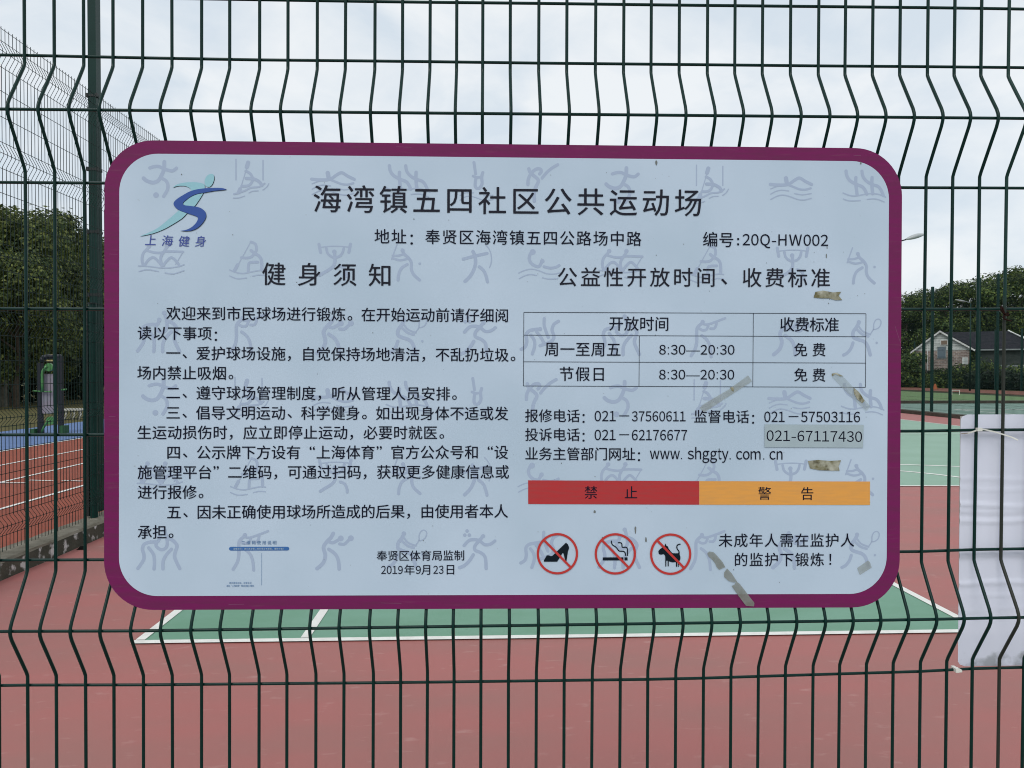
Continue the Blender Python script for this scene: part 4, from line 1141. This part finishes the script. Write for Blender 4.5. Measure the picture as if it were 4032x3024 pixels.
def flat(name, polys, w_, material, parent=None, dw=0.0):
    vs, fs = [], []
    for k, pl in enumerate(polys):
        n = len(vs)
        zz = w_ + dw * k
        vs += [(x * K, y * K, zz * K) for x, y in pl]
        for t in tessellate_polygon([[Vector((x, y, 0)) for x, y in pl]]):
            a, b_, c_ = (Vector(pl[i]) for i in t)
            area = (b_ - a).x * (c_ - a).y - (b_ - a).y * (c_ - a).x
            if abs(area) < 1e-9:
                continue
            fs.append(tuple(n + i for i in (t if area > 0 else t[::-1])))
    return mesh(name, vs, fs, material, parent or sign)


HW, HH, RAD = sg['w'] * 500, sg['h'] * 500, 84
out = rrect(HW, HH, RAD)
n = len(out)
TH = 3.0
vs = [(x * K, y * K, 0) for x, y in out] + [(x * K, y * K, -TH * K) for x, y in out]
fs = [tuple(range(n)), tuple(range(2 * n - 1, n - 1, -1))] + [(i, i + n, (i + 1) % n + n, (i + 1) % n) for i in range(n)]
mesh('panel', vs, fs, M['print_edge'], sign)
inn = [(x + 1.0, y + 0.5) for x, y in rrect(667.7, 380.0, 66)]
flat('white_print', [inn], 0.3, M['print_white'])


def stroke_poly(pts, hw):
    # smooth a stroke and give it round ends; returns a closed outline
    P = [Vector(p) for p in pts]
    if len(P) == 1:
        return [(P[0].x + hw * math.cos(R(a)), P[0].y + hw * math.sin(R(a))) for a in range(0, 360, 18)]
    if len(P) > 2:
        Q = []
        for i in range(len(P) - 1):
            p0 = P[max(i - 1, 0)]
            p1, p2 = P[i], P[i + 1]
            p3 = P[min(i + 2, len(P) - 1)]
            for k in range(4):
                t = k / 4
                Q.append(0.5 * ((2 * p1) + (p2 - p0) * t + (2 * p0 - 5 * p1 + 4 * p2 - p3) * t * t + (3 * p1 - p0 - 3 * p2 + p3) * t ** 3))
        Q.append(P[-1])
        P = Q
    lft, rgt = [], []
    for i, p in enumerate(P):
        d = (P[min(i + 1, len(P) - 1)] - P[max(i - 1, 0)])
        d = d.normalized() if d.length > 1e-6 else Vector((1, 0))
        nn = Vector((-d.y, d.x)) * hw
        lft.append(p + nn)
        rgt.append(p - nn)
    return P, lft, rgt


def strokes_mesh(name, strokes, w_, material, parent=None, loc=None, share=None, cap=True):
    if share:
        o = bpy.data.objects.new(name, share)
        COL.objects.link(o)
        o.parent = parent or sign
    else:
        vs, fs = [], []
        lay = 0
        for st in strokes:
            hw, pts = st[0], st[1:]
            r_ = stroke_poly(pts, hw)
            z = (w_ + lay) * K
            lay += 0.02
            if isinstance(r_, list):
                n = len(vs)
                vs += [(x * K, y * K, z) for x, y in r_]
                fs.append(tuple(range(n, n + len(r_))))
                continue
            P, lft, rgt = r_
            n = len(vs)
            for a, b_ in zip(lft, rgt):
                vs += [(a.x * K, a.y * K, z), (b_.x * K, b_.y * K, z)]
            for i in range(len(P) - 1):
                k = n + 2 * i
                fs.append((k, k + 1, k + 3, k + 2))
            if cap:
                for end, oth in ((0, 1), (-1, -2)):
                    c_ = P[end]
                    d = (P[end] - P[oth]).normalized()
                    a0 = math.atan2(d.y, d.x)
                    m0 = len(vs)
                    z2 = z + 0.004 * K
                    ring = [(c_.x + hw * math.cos(a0 + R(a)), c_.y + hw * math.sin(a0 + R(a))) for a in range(-90, 91, 20)]
                    vs += [(x * K, y * K, z2) for x, y in ring]
                    fs.append(tuple(range(m0, m0 + len(ring))))
        o = mesh(name, vs, fs, material, parent)
        if not parent:
            o.parent = sign
    if loc:
        o.location = (loc[0] * K, loc[1] * K, 0)
    return o


NICE = dict(soccer='runner kicking a ball', canoe='slalom canoeist between poles', swim='swimmer above waves', duo='two figures with raised arms above waves',
            dive='diver entering the water', kick='fighter with a high kick', rowtwo='two rowers', kayak='single paddler', lift='weightlifter',
            bat='batter with a ball', archery='archer', polo='water polo player', judo='two wrestlers', shoot='shooter with a rifle', box='two-ball boxer',
            tennis='racket player', ball='player with three balls', gym='two wrestlers in a throw')
for nm, (strokes, locs) in D['icons'].items():
    first = None
    for lc in locs:
        if first is None:
            first = strokes_mesh('sport_pictogram', strokes, 0.45, M['ghost'], None, lc)
            o = first
        else:
            o = strokes_mesh('sport_pictogram', None, 0, None, None, lc, share=first.data)
        o['label'] = 'faint grey pictogram of a ' + NICE[nm] if NICE[nm][0] != 't' else 'faint grey pictogram of ' + NICE[nm]

# table rules
for x0, y0, x1, y1 in D['lines']:
    strokes_mesh('table_rule', [[0.45, [x0, y0], [x1, y1]]], 0.85 if abs(x1 - x0) > abs(y1 - y0) else 0.9, M['ink'], cap=False)
v = D['vline']
strokes_mesh('divider_line', [[0.25, v[:2], v[2:]]], 0.85, M['ink_blue'], cap=False)
x0, y0, x1, y1, ph = D['pill']
flat('caption_pill', [[(x + (x0 + x1) / 2, y + (y0 + y1) / 2) for x, y in rrect((x1 - x0) / 2, ph / 2, ph / 2 - .01, 6)]], 0.85, M['pill'])
flat('red_band', [D['red']], 0.9, M['banred'])
flat('orange_band', [D['orange']], 0.9, M['banorange'])

# lettering: glyph outlines laid out one by one
GC = {}


def glyph(ch, res=3):
    if ch in GC:
        return GC[ch]
    c = bpy.data.curves.new('g', 'FONT')
    c.body = ch
    c.size = 1
    c.resolution_u = res
    o = bpy.data.objects.new('g', c)
    COL.objects.link(o)
    bpy.context.view_layer.update()
    me = bpy.data.meshes.new_from_object(o.evaluated_get(bpy.context.evaluated_depsgraph_get()))
    vs = [(v.co.x, v.co.y) for v in me.vertices]
    fs = [tuple(p.vertices) for p in me.polygons]
    fl = []
    for f in fs:
        a, b_, c_ = (Vector(vs[i]) for i in f[:3])
        ar = (b_ - a).x * (c_ - a).y - (b_ - a).y * (c_ - a).x
        fl.append(f if ar >= 0 else f[::-1])
    bpy.data.objects.remove(o)
    bpy.data.curves.remove(c)
    bpy.data.meshes.remove(me)
    GC[ch] = (vs, fl)
    return GC[ch]


PUNC = {'：': (-0.26, -0.19, 1), '，': (-0.27, -0.33, 1), '、': (-0.235, -0.21, 1), '。': (-0.235, -0.265, 1), '“': (0.255, 0.28, 1),
        '”': (-0.25, 0.28, 1), '！': (-0.15, 0.0, 1)}
INK = {'k': 'ink', 'b': 'ink_blue', 'w': 'ink_white', 'l': 'ink_violet'}


def put(vs, fs, g, fx, z, fat=0.007):
    # the printed strokes are a little heavier than the outline font: lay the glyph twice
    for k, (ex, ey) in enumerate(((fat, fat * .6), (-fat, -fat * .6))):
        n = len(vs)
        for x, y in g[0]:
            u, v_ = fx(x + ex, y + ey)
            vs.append((u * K, v_ * K, (z + .03 * k) * K))
        fs += [tuple(n + i for i in f) for f in g[1]]


for li, (txt, u0, v0, u1, v1, em, col) in enumerate(D['cjk']):
    vs, fs = [], []
    n = len(txt)
    big = n == 12 and em > 45
    for i, ch in enumerate(txt):
        t = i / (n - 1) if n > 1 else 0
        cu, cv = u0 + (u1 - u0) * t, v0 + (v1 - v0) * t
        g = glyph(ch)
        if ch in PUNC:
            dx_, dy_, s_ = PUNC[ch]
            xs = [p[0] for p in g[0]]
            ys = [p[1] for p in g[0]]
            mx_, my_ = (min(xs) + max(xs)) / 2, (min(ys) + max(ys)) / 2
            cu += dx_ * em
            cv += dy_ * em
        else:
            mx_, my_ = 0.5, 0.385
        shear = 0.12 if col == 'l' else 0
        put(vs, fs, g, lambda x, y: (cu + (x - mx_) * em + (y - my_) * em * shear, cv + (y - my_) * em), 1.1)
    m_ = M['ink_title'] if (em > 35) else M[INK[col]]
    o = mesh('lettering', vs, fs, m_, sign)


CW = {':': .28, '-': .36, '—': 1.0, 'Q': .78, 'H': .72, 'W': .96, 'w': .62, 's': .5, 'h': .556, 'g': .556, 't': .3, 'y': .5, 'c': .5, 'o': .556, 'm': .84, 'n': .556}


def run(vs, fs, txt, u0, v0, u1, v1, cap, lower, z, cw=None):
    # figures and letters set in even cells, the outermost ink touching both ends
    wd = [(cw or CW).get(c, .556) for c in txt]
    zero = glyph(chr(ord('0') + 0xFEE0))
    zx_ = [p[0] for p in zero[0]]
    zy_ = [p[1] for p in zero[0]]
    tot = sum(wd) - 0.05
    unit = (u1 - u0) / tot
    sx = 0.47 * unit / (max(zx_) - min(zx_))
    sy_ = cap / (0.50 if lower else max(zy_) - min(zy_))
    x = u0 - 0.025 * unit
    for c, w_ in zip(txt, wd):
        cell = w_ * unit
        cx_ = x + cell / 2
        t = (cx_ - u0) / (u1 - u0)
        vb = v0 + (v1 - v0) * t
        if c == '—':
            nn = len(vs)
            hh_ = cap * 0.035
            vs += [((cx_ + a * cell * .5) * K, (vb + cap * .36 + b_ * hh_) * K, z * K) for a, b_ in ((-1, -1), (1, -1), (1, 1), (-1, 1))]
            fs.append((nn, nn + 1, nn + 2, nn + 3))
        elif c in ':-':
            q_ = cap * 0.125
            for yy in ((0, cap * .62) if c == ':' else (cap * .3,)):
                nn = len(vs)
                hw_, hh_ = (q_ / 2, q_) if c == ':' else (cell * .38, q_ * .7)
                vs += [((cx_ - hw_) * K, (vb + yy) * K, z * K), ((cx_ + hw_) * K, (vb + yy) * K, z * K), ((cx_ + hw_) * K, (vb + yy + hh_) * K, z * K), ((cx_ - hw_) * K, (vb + yy + hh_) * K, z * K)]
                fs.append((nn, nn + 1, nn + 2, nn + 3))
        else:
            g = glyph(chr(ord(c) + 0xFEE0))
            xs = [p[0] for p in g[0]]
            mx_ = (min(xs) + max(xs)) / 2
            sxx = sx
            if (max(xs) - min(xs)) * sx > cell * 0.93:
                sxx = cell * 0.93 / (max(xs) - min(xs))
            put(vs, fs, g, lambda X_, Y_: (cx_ + (X_ - mx_) * sxx, vb + Y_ * sy_), z)
        x += cell


def latin(txt, u0, v0, u1, v1, cap, kind, z=1.15):
    vs, fs = [], []
    if txt == '—' or kind == 'b' or txt == '：':
        if txt == '：':
            hw = (u1 - u0) / 2
            s_ = cap * 0.23
            for yy in (v0, v0 + cap * 0.62):
                nn = len(vs)
                vs += [((u0) * K, yy * K, z * K), (u1 * K, yy * K, z * K), (u1 * K, (yy + s_) * K, z * K), (u0 * K, (yy + s_) * K, z * K)]
                fs.append((nn, nn + 1, nn + 2, nn + 3))
        else:
            vs = [(u0 * K, v0 * K, z * K), (u1 * K, v1 * K, z * K), (u1 * K, (v1 + cap) * K, z * K), (u0 * K, (v0 + cap) * K, z * K)]
            fs = [(0, 1, 2, 3)]
        return vs, fs
    run(vs, fs, txt, u0, v0, u1, v1, cap, kind == 'x', z)
    return vs, fs


for txt, u0, v0, u1, v1, cap, col, kind in D['lat']:
    vs, fs = latin(txt, u0, v0, u1, v1, cap, kind)
    mesh('lettering', vs, fs, M[INK[col]], sign)

# prohibition roundels
for k, (cu, cv, ro) in enumerate(D['circ']):
    ri = ro * 0.89
    root = None
    nn = 56
    vs = []
    for r_ in (ro, ri):
        vs += [((cu + r_ * math.cos(2 * math.pi * j / nn)) * K, (cv + r_ * math.sin(2 * math.pi * j / nn)) * K, 1.5 * K) for j in range(nn)]
    fs = [(j, (j + 1) % nn, nn + (j + 1) % nn, nn + j) for j in range(nn)]
    ring = mesh('prohibition_ring', vs, fs, M['signred'], sign)
    ring['label'] = ['red ring over the black high-heeled shoe', 'red ring over the smoking cigarette', 'red ring over the black dog'][k]
    hw = ro * 0.056
    e_ = ri * 1.02
    a = R(-45.5)
    d = Vector((math.cos(a), math.sin(a)))
    q = Vector((-d.y, d.x)) * hw
    c_ = Vector((cu, cv))
    pl = [c_ - d * e_ - q, c_ + d * e_ - q, c_ + d * e_ + q, c_ - d * e_ + q]
    o = mesh('slash', [(p.x * K, p.y * K, 1.6 * K) for p in pl], [(0, 1, 2, 3)], M['signred'], ring)
    o.matrix_parent_inverse = Matrix.Identity(4)
flat('shoe_symbol', [D['shoe']], 1.2, M['signblack'])
flat('cigarette_symbol', D['cig'], 1.2, M['signblack'])
strokes_mesh('smoke_symbol', [[0.95] + s for s in D['smoke']], 1.2, M['signblack'], cap=False)
flat('dog_symbol', [D['cat']] + D['catlegs'], 1.2, M['signblack'], dw=0.02)
strokes_mesh('dog_tail', [[0.95] + D['tail']], 1.35, M['signblack'])


def smooth_poly(P, k=4):
    P = [Vector(p) for p in P]
    n = len(P)
    out = []
    for i in range(n):
        p0, p1, p2, p3 = P[i - 1], P[i], P[(i + 1) % n], P[(i + 2) % n]
        a1 = (p1 - p0).angle(p2 - p1, 0)
        a2 = (p2 - p1).angle(p3 - p2, 0)
        if a1 > 1.2:
            p0 = p1
        if a2 > 1.2:
            p3 = p2
        for j in range(k):
            t = j / k
            v_ = 0.5 * ((2 * p1) + (p2 - p0) * t + (2 * p0 - 5 * p1 + 4 * p2 - p3) * t * t + (3 * p1 - p0 - 3 * p2 + p3) * t ** 3)
            out.append((v_.x, v_.y))
    return out


lg = {k: smooth_poly(v_) for k, v_ in D['logo'].items()}
flat('logo_shadow', [[(x + 0.75, y - 0.75) for x, y in lg[k]] for k in ('head', 'body', 'leg')], 0.9, M['signblack'], dw=0.02)
flat('logo_runner', [lg[k] for k in ('head', 'body', 'leg')], 1.05, M['logo_pale'], dw=0.02)
flat('logo_swoosh_shadow', [[(x + 0.55, y - 0.7) for x, y in lg['s']]], 1.2, M['signblack'])
flat('logo_swoosh', [lg['s']], 1.3, M['logo_blue'])

# ------------------------------------------------------------------ things stuck on the board
def on_sign(name, polys, w_, th, material, label, cat, group=None, edge=True):
    b = MB()
    for k, pl in enumerate(polys):
        pts = [Vector(p) for p in pl]
        ar = sum(pts[i - 1].x * pts[i].y - pts[i].x * pts[i - 1].y for i in range(len(pts)))
        if ar < 0:
            pts = pts[::-1]
        n = len(pts)
        base = len(b.v)
        b.v += [(p.x * K, p.y * K, w_ * K) for p in pts] + [(p.x * K, p.y * K, (w_ + th) * K) for p in pts]
        for t in tessellate_polygon([[Vector((p.x, p.y, 0)) for p in pts]]):
            a, b_, c_ = (pts[i] for i in t)
            if (b_ - a).x * (c_ - a).y - (b_ - a).y * (c_ - a).x < 0:
                t = t[::-1]
            b.f.append(tuple(base + n + i for i in t))
        for i in range(n):
            b.f.append((base + i, base + (i + 1) % n, base + n + (i + 1) % n, base + n + i))
    o = b.obj(name, material)
    o.matrix_world = mm
    tag(o, label, cat, group)
    return o


st = on_sign('phone_number_sticker', [D['sticker']], 1.2, 0.5, M['sticker'], 'grey rectangular sticker printed 021-67117430 at the right of the board', 'sticker')
txt, u0, v0, u1, v1, cap = D['stk_text']
vs, fs = [], []
run(vs, fs, txt, u0, v0, u1, v1, cap, False, 1.75, cw={'-': .4})
mesh('printed_number', vs, fs, M['ink'], st)

GT = 'old tape remnants on the board'


def tape_mat(name, col, alpha, v2=None):
    m_ = mat(name, col, 0.25, 0.5, (col[0] * .8, col[1] * .78, col[2] * .7), 60, 0.8)
    m_.node_tree.nodes['Principled BSDF'].inputs['Alpha'].default_value = alpha
    return m_


TC = tape_mat('clear_tape_film', (0.42, 0.47, 0.47), 0.55)
TB = tape_mat('thin_clear_tape_film', (0.46, 0.54, 0.55), 0.35)
TD = tape_mat('grimy_tape_film', (0.29, 0.31, 0.285), 0.7)
on_sign('tape_strip', [D['tape_a']], 1.2, 0.1, TC, 'clear tape strip slanting up to the bottom rule of the opening hours table', 'tape', GT)
on_sign('tape_strip', [D['tape_b']], 1.2, 0.1, TB, 'transparent tape strip slanting down from the lower right corner of the table', 'tape', GT)
pb = D['tape_b']


def lerp2(a, b_, t):
    return [a[0] + (b_[0] - a[0]) * t, a[1] + (b_[1] - a[1]) * t]


on_sign('glue_mark', [[lerp2(pb[1], pb[3], -.12), lerp2(pb[1], pb[2], .7), lerp2(pb[3], pb[2], -.1), lerp2(pb[3], pb[0], .25), lerp2(pb[2], pb[0], .35), lerp2(pb[0], pb[1], .3)]],
        1.35, 0.15, M['tape_brown'], 'brown glue crust at the top end of the transparent tape by the table corner', 'glue mark', GT)
mid = [lerp2(pb[3], pb[4], t) for t in (0.38, 0.5, 0.62, 0.78, 0.80, 0.66, 0.5)]
off = [(0, 0), (3, -1), (2, -1), (0, -2), (-5, -5), (-7, -6), (-5, -4)]
on_sign('glue_mark', [[(p[0] + o_[0], p[1] + o_[1]) for p, o_ in zip(mid, off)]], 1.35, 0.2, M['tape_brown'],
        'dark crumpled glue patch midway along the transparent tape', 'glue mark', GT)
on_sign('tape_strip', D['tape_c'], 1.7, 0.1, TD, 'grimy torn tape running down from the dog symbol over the lower border', 'tape', GT)
on_sign('tape_strip', [D['tape_d']], 1.2, 0.1, TC, 'short grey tape piece near the lower right corner of the board', 'tape', GT)
on_sign('glue_mark', [D['tape_e']], 1.2, 0.3, M['tape_brown'], 'brown torn tape residue under the fee heading', 'glue mark', GT)
on_sign('glue_mark', [D['tape_f']], 1.2, 0.3, M['tape_brown'], 'brown glue residue below the grey phone sticker', 'glue mark', GT)
ta = D['tape_a']
c0 = lerp2(ta[5], ta[1], .12)
on_sign('glue_mark', [[(c0[0] - 3, c0[1] + 1), (c0[0] + 2, c0[1] + 3), (c0[0] + 4, c0[1] - 1), (c0[0] + 3, c0[1] - 6), (c0[0], c0[1] - 4)]], 1.35, 0.15, M['tape_brown'],
        'small brown glue fleck on the tape left of the table column', 'glue mark', GT)
# dirt specks and drips on the print
rnd = random.Random(12)
pol = []
for x, y, w_, h_ in D['spots']:
    w_, h_ = w_ * 0.44, h_ * 0.44
    pol.append([(x + w_ * math.cos(a) * rnd.uniform(.6, 1.1), y + h_ * math.sin(a) * rnd.uniform(.6, 1.1)) for a in [2 * math.pi * j / 9 for j in range(9)]])
for _ in range(150):
    x, y = rnd.uniform(-650, 650), rnd.uniform(-365, 365)
    s = rnd.choice((0.35, 0.45, 0.6, 0.9)) * rnd.uniform(.6, 1.1)
    pol.append([(x + s * math.cos(a) * rnd.uniform(.6, 1.1), y + s * 1.4 * math.sin(a) * rnd.uniform(.6, 1.1)) for a in [2 * math.pi * j / 6 for j in range(6)]])
o = flat('dirt_specks', pol, 1.0, mat('grey_dirt', (0.17, 0.185, 0.18), 0.9), dw=0.0003)
o['kind'] = 'stuff'

for st_ in D['scr']:
    strokes_mesh('scratch', [[0.16] + st_], 0.12, mat('pale_scratch', (0.27, 0.12, 0.2), 0.6), cap=False)
# fixings: small green tie wires round fence wires behind the board corners
# ------------------------------------------------------------------ the blank board tied behind the fence at the right
BY = 0.016
tlc, blc = at(3783, 1632, BY), at(3772, 2624, BY)
bw, bh = 0.62, tlc.z - blc.z
blank = empty('blank_board', ((tlc.x + blc.x) / 2, BY, blc.z), 'blank white board with creased film tied behind the fence at the right edge', 'board')
lean = (tlc.x - blc.x) / bh
nx, nz_ = 48, 110
rz2 = random.Random(3)
wr_y = [(1893, .35, 1.0), (1922, .35, .8), (1993, .9, 1.2), (2008, .7, .8), (2045, .8, 1.0), (2190, .9, 1.4), (2302, .8, 1.0), (2400, .3, .6), (2350, .4, .5)]
creases = [(at(3800, y, BY).z - blc.z, a, wdt, rz2.uniform(0, 6)) for y, a, wdt in wr_y]
vs, fs = [], []
rc = 0.012
for j in range(nz_ + 1):
    for i in range(nx + 1):
        x, z = bw * i / nx, bh * j / nz_
        y = 0
        for cz_, am, wd_, ph in creases:
            zc = cz_ + 0.004 * math.sin(x * 18 + ph) + 0.02 * x * math.sin(ph)
            g_ = (z - zc) / (0.0035 * wd_)
            fade = max(0, 1 - x / (0.17 + .1 * am)) ** .3 if ph > 2 else 1
            if abs(g_) < 4:
                y -= 0.0028 * am * math.exp(-g_ * g_) * fade
        y += 0.0012 * noise.noise(Vector((x * 9, z * 6, 3)))
        xx, zz = x, z
        if x < rc and (z < rc or z > bh - rc):
            cz2 = rc if z < rc else bh - rc
            d = Vector((x - rc, z - cz2))
            if d.length > rc:
                d = d.normalized() * rc
                xx, zz = rc + d.x, cz2 + d.y
        vs.append((xx + lean * zz - lean * bh / 2, y, zz))
for j in range(nz_):
    for i in range(nx):
        a = j * (nx + 1) + i
        fs.append((a, a + 1, a + nx + 2, a + nx + 1))
film = mesh('film', vs, fs, M['board'], blank, smooth=True)
b = MB()
b.box(0.004 - abs(lean) * bh / 2 + .003, bw, 0.004, 0.012, 0.004, bh - 0.004)
b.obj('foam_panel', M['boardback'], blank)
# mould stain along the bottom edge
bmt = M['board'].node_tree
pr = bmt.nodes['Principled BSDF']
src = pr.inputs['Base Color'].links[0].from_socket
tcn = bmt.nodes.new('ShaderNodeTexCoord')
sep = bmt.nodes.new('ShaderNodeSeparateXYZ')
bmt.links.new(tcn.outputs['Object'], sep.inputs['Vector'])
nzz = bmt.nodes.new('ShaderNodeTexNoise')
nzz.inputs['Scale'].default_value = 26
nzz.inputs['Detail'].default_value = 8
bmt.links.new(tcn.outputs['Object'], nzz.inputs['Vector'])
ma = bmt.nodes.new('ShaderNodeMath')
ma.operation = 'MULTIPLY_ADD'
bmt.links.new(sep.outputs['Z'], ma.inputs[0])
ma.inputs[1].default_value = -7.0
bmt.links.new(nzz.outputs['Fac'], ma.inputs[2])
mr = bmt.nodes.new('ShaderNodeMapRange')
mr.inputs['From Min'].default_value = 0.40
mr.inputs['From Max'].default_value = 0.56
mr.inputs['To Max'].default_value = 0.6
bmt.links.new(ma.outputs['Value'], mr.inputs['Value'])
mxx = bmt.nodes.new('ShaderNodeMix')
mxx.data_type = 'RGBA'
bmt.links.new(mr.outputs['Result'], mxx.inputs['Factor'])
bmt.links.new(src, mxx.inputs['A'])
mxx.inputs['B'].default_value = (0.20, 0.22, 0.22, 1)
bmt.links.new(mxx.outputs['Result'], pr.inputs['Base Color'])

# zip tie, tape bit, twisted rusty wire
zt = empty('cable_tie', tuple(at(3855, 1691, -0.006)), 'white cable tie over the fence wire holding the blank board', 'cable tie')
o0 = zt.location.copy()


def band(b, pts, hw, th):
    pts = [Vector(p) for p in pts]
    base = len(b.v)
    for i, p in enumerate(pts):
        d = (pts[min(i + 1, len(pts) - 1)] - pts[max(i - 1, 0)]).normalized()
        u = Vector((0, 1, 0)).cross(d).normalized() * hw
        for s_, t_ in ((1, -th), (-1, -th), (-1, th), (1, th)):
            b.v.append(tuple(p + u * s_ + Vector((0, t_, 0))))
    for i in range(len(pts) - 1):
        for j in range(4):
            a0, a1 = base + 4 * i + j, base + 4 * i + (j + 1) % 4
            b.f.append((a0, a1, a1 + 4, a0 + 4))
    b.f.append((base, base + 3, base + 2, base + 1))
    k = base + 4 * (len(pts) - 1)
    b.f.append((k, k + 1, k + 2, k + 3))


b = MB()
band(b, [at(x, y, yy) - o0 for x, y, yy in ((3786, 1707, .012), (3810, 1706, -0.003), (3830, 1700, -0.006), (3850, 1693, -0.008))], 0.0012, 0.0005)
b.obj('strap', M['zip'], zt)
b = MB()
band(b, [at(x, y, yy) - o0 for x, y, yy in ((3852, 1691, -.008), (3875, 1691, -0.008), (3915, 1700, -.006), (3958, 1713, -.007), (3985, 1722, -.009), (4008, 1733, -.012))], 0.0012, 0.0005)
b.obj('tail', M['zip'], zt)
b = MB()
p = at(3854, 1691, -0.009) - o0
b.box(p.x - .004, p.x + .005, p.y - .003, p.y + .003, p.z - .003, p.z + .003)
b.obj('lock', M['zip'], zt)
b = MB()
A_ = [(1490, 575), (1478, 600), (1486, 630), (1502, 660), (1530, 692), (1565, 680), (1590, 676), (1575, 700), (1605, 716), (1570, 708), (1530, 712), (1516, 735),
      (1530, 760), (1560, 768), (1600, 780), (1628, 787)]
b.tube([at(3540 + x * .2712, 1050 + y * .2712, -0.007 - 0.003 * math.sin(k)) for k, (x, y) in enumerate(A_)], 0.0013, 7)
b.tube([at(3540 + x * .2712, 1050 + y * .2712, -0.006) for x, y in ((1500, 590), (1512, 625), (1525, 660), (1545, 700))], 0.0013, 7)
o = b.obj('twisted_tie_wire', M['rust'], smooth=True)
tag(o, 'rusty wire twisted round a fence crossing near the right edge', 'wire tie')
a, c = at(3763, 2646, -0.0035), at(3777, 2634, -0.0035)
b = MB()
b.box(a.x, c.x, -0.0045, 0.012, a.z - .001, c.z + 0.0005)
a, c = at(3776, 2646, -0.0035), at(3788, 2638, -0.0035)
b.box(a.x, c.x, -0.004, 0.011, a.z - .0006, c.z)
o = b.obj('tape_scrap', M['zip'])
tag(o, 'small scrap of white tape on the fence wire under the blank board', 'tape')

# a dark clod at the foot of the kerb
P = ground(322, 2163)
b = MB()
rc_ = random.Random(9)
ring = []
for j in range(3):
    ring.append([(P.x + (0.05 - .018 * j) * math.cos(a) * rc_.uniform(.7, 1.1), P.y + (0.035 - .012 * j) * math.sin(a) * rc_.uniform(.7, 1.1), 0.002 + .014 * j) for a in [2 * math.pi * k / 10 for k in range(10)]])
b.add([q for r_ in ring for q in r_], [(j * 10 + k, j * 10 + (k + 1) % 10, (j + 1) * 10 + (k + 1) % 10, (j + 1) * 10 + k) for j in range(2) for k in range(10)] + [tuple(range(20, 30))])
o = b.obj('soil_clod', mat('black_soil', (0.008, 0.008, 0.007), 0.95, 0.1))
tag(o, 'small black clod lying on the red court at the foot of the kerb', 'clod')
